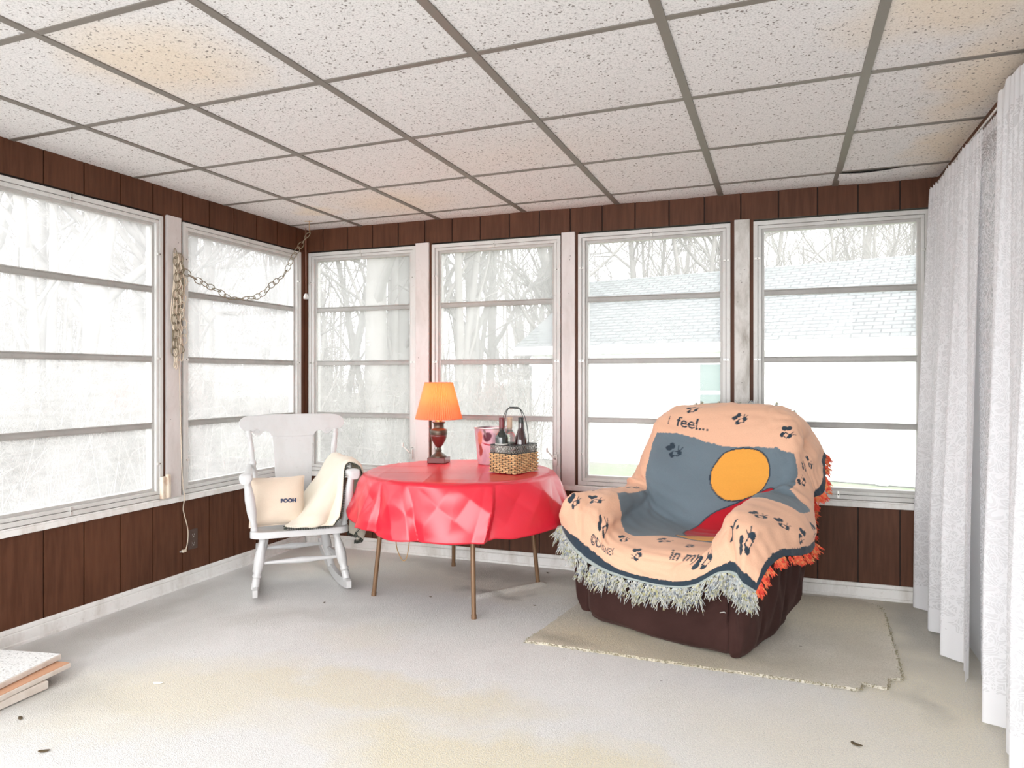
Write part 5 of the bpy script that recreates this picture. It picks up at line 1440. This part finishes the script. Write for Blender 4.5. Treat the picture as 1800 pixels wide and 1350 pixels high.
# ================================================================== lace curtains
def lacemat(nm, base_a, gain):
  m = bpy.data.materials.new(nm); m.use_nodes = True; t = NT(m); t.t.nodes.remove(t.b); co = t.co()
  sx = t.n('ShaderNodeSeparateXYZ', i_0=co); fl2 = t.co('UV')
  wb = t.n('ShaderNodeVectorMath', operation='MULTIPLY_ADD', i_0=t.n('ShaderNodeTexNoise', i_Vector=fl2, i_Scale=9.0, i_Detail=2.0).outputs['Color'], i_1=(.10, .10, 0), i_2=fl2).outputs[0]
  vo = t.n('ShaderNodeTexVoronoi', i_Vector=wb, i_Scale=19.0); d1 = vo.outputs['Distance']
  rings = t.math('SINE', t.math('MULTIPLY', d1, 52)); r1 = t.math('GREATER_THAN', rings, .45)
  vo2 = t.n('ShaderNodeTexVoronoi', i_Vector=wb, i_Scale=60.0); r2 = t.math('LESS_THAN', vo2.outputs['Distance'], .30)
  vo3 = t.n('ShaderNodeTexVoronoi', i_Vector=wb, i_Scale=24.0, feature='DISTANCE_TO_EDGE'); r3 = t.math('LESS_THAN', vo3.outputs['Distance'], .05)
  pat = t.math('MAXIMUM', t.math('MAXIMUM', r1, t.math('MULTIPLY', r2, .8)), r3)
  hemz = t.math('LESS_THAN', sx.outputs[2], .13); topz = t.math('GREATER_THAN', sx.outputs[2], 2.20)
  fac = t.math('ADD', base_a, t.math('MULTIPLY', pat, gain)); fac = t.math('MINIMUM', t.math('ADD', fac, t.math('MULTIPLY', t.math('MAXIMUM', hemz, topz), .28)), .98)
  tr = t.n('ShaderNodeBsdfTransparent'); df = t.n('ShaderNodeBsdfDiffuse'); df.inputs[0].default_value = (.90, .90, .92, 1); tl = t.n('ShaderNodeBsdfTranslucent'); tl.inputs[0].default_value = (.90, .91, .93, 1)
  mx = t.n('ShaderNodeMixShader', i_0=.35, i_1=df.outputs[0], i_2=tl.outputs[0]); m2 = t.n('ShaderNodeMixShader', i_0=fac, i_1=tr.outputs[0], i_2=mx.outputs[0]); t.l(m2.outputs[0], t.out.inputs[0]); return m
M['lace'] = lacemat('white_lace', .80, .19); M['sheer'] = lacemat('sheer_lace', .40, .42)
def curtain(name, y0, y1, pleats, seed, label, ztop, hemx, amp0=.012, amp1=.05, zb=.012, mname='lace'):
    rr = random.Random(seed); ny = int((y1 - y0) / .006); nz = 60
    ph = [rr.uniform(0, 6.28) for _ in range(4)]
    root = thing(name, label, 'curtain', (0, 0, 0))
    P = []
    for i in range(ny + 1):
        s_ = i / ny; y = lerp(y0, y1, s_); row = []
        for j in range(nz + 1):
            z = lerp(ztop, zb + .008 * math.sin(s_ * 9 + ph[3]), j / nz); k_ = (ztop - z) / ztop
            a = lerp(amp0, amp1, min(1, k_ * 1.3) ** .8)
            w1 = math.sin(2 * PI * (s_ * pleats + .12 * math.sin(s_ * 11 + ph[0])) + ph[1])
            pf = (s_ * pleats + .10 * math.sin(s_ * 11 + ph[0]) + .3) % 1.0; sw2 = (1 - 2 * pf / .82) if pf < .82 else (-1 + 2 * (pf - .82) / .18); w1 = lerp(w1, sw2, min(1, .35 + k_))
            w2 = math.sin(2 * PI * s_ * pleats * 2.7 + ph[2]) * .25 * (1 - .4 * k_)
            w3 = math.sin(2 * PI * s_ * pleats * 7.3 + ph[3]) * (.5 * max(0, 1 - k_ * 7) + .06)
            x = lerp(.762, hemx, k_) - a * (w1 + w2 + w3) * .5 - a * .5
            if k_ < .02: x += .0
            row.append((x, y + .012 * math.cos(2 * PI * s_ * pleats + ph[1]) * k_, z + (.006 * math.sin(s_ * 140 + ph[0]) if j == 0 else 0)))
        P.append(row)
    mb = MB(); mb.grid(P); lo_ = obj('lace_panel', mb, M[mname], root, smooth=True, recalc=False)
    arc = [0]
    for i in range(ny): arc.append(arc[-1] + (Vector(P[i + 1][nz // 2]) - Vector(P[i][nz // 2])).length)
    ul = lo_.data.uv_layers.new(name='cloth')
    for lp in lo_.data.loops:
        vi = lp.vertex_index; ul.data[lp.index].uv = (arc[vi // (nz + 1)], mb.v[vi][2])
    return root
curtain('lace_curtain', 3.40, 4.47, 3, 3, 'far white lace curtain panel hanging beside the rightmost back window', 2.262, .742, .014, .085)
curtain('lace_curtain', 3.06, 3.48, 1.2, 9, 'sheer lace panel between the two fuller curtain panels on the right', 2.245, .772, .004, .008, mname='sheer')
curtain('lace_curtain', 2.15, 3.15, 3.2, 12, 'near white lace curtain panel at the right edge of the picture', 2.305, .745, .016, .075)
mb = MB(); mb.tube([(.776, 2.1, 2.285), (.776, 4.49, 2.285)], .005, 8)
cr2 = tag(obj('curtain_rod', mb, M['white_trim'], smooth=True), 'thin white rod carrying the lace curtains under the ceiling', 'curtain rod')
mb = MB()
for y in (2.12, 3.2, 4.46): mb.box(.776, XR, y - .006, y + .006, 2.275, 2.295)
obj('bracket', mb, M['white_trim'], cr2)

# ================================================================== bits on the carpet
M['leafbrown'] = mat('dry_leaf', (.08, .055, .025), .8); M['paperbit'] = mat('white_scrap', (.85, .84, .8), .7)
def floorpt(px, py):
    q = RV * ((px - 900) / 1266) + DV + Vector((0, 0, (662 - py) / 1266)); return Vector((0, 0, 1.25)) + q * (-1.25 / q.z)
for (px, py, s_, mm, nm, lab, cat) in [(77, 1322, .016, 'leafbrown', 'dry_leaf', 'dark dry leaf scrap near the bottom left of the carpet', 'leaf'), (36, 1264, .014, 'leafbrown', 'dry_leaf', 'small olive leaf scrap near the left edge of the carpet', 'leaf'),
                              (277, 1202, .018, 'paperbit', 'paper_scrap', 'small white scrap on the bare carpet, left foreground', 'scrap'), (1505, 1310, .018, 'leafbrown', 'dry_leaf', 'sliver of dry leaf on the carpet, right foreground', 'leaf'),
                              (940, 1065, .009, 'leafbrown', 'dirt_crumb', 'dark crumb on the carpet right of the front table leg', 'crumb'), (570, 1060, .008, 'leafbrown', 'dirt_crumb', 'dark crumb on the carpet below the rocking chair', 'crumb'), (757, 1050, .008, 'leafbrown', 'dirt_crumb', 'dark crumb on the carpet left of the front table leg', 'crumb'), (963, 1008, .012, 'leafbrown', 'dirt_crumb', 'reddish crumb on the carpet behind the right table leg', 'crumb')]:
    p = floorpt(px, py); rr = random.Random(px); mb = MB(); n_ = 9
    poly = [(s_ * (1 + .3 * rr.random()) * math.cos(2 * PI * k_ / n_), s_ * .38 * (1 + .4 * rr.random()) * math.sin(2 * PI * k_ / n_)) for k_ in range(n_)]
    mb.prism(poly, lambda u, v, d: (u, v, d + .15 * abs(u)), 0, .002)
    o = tag(obj(nm, mb, M[mm]), lab, cat); o.location = (p.x, p.y, .002); o.rotation_euler = (0, 0, rr.uniform(0, 3))
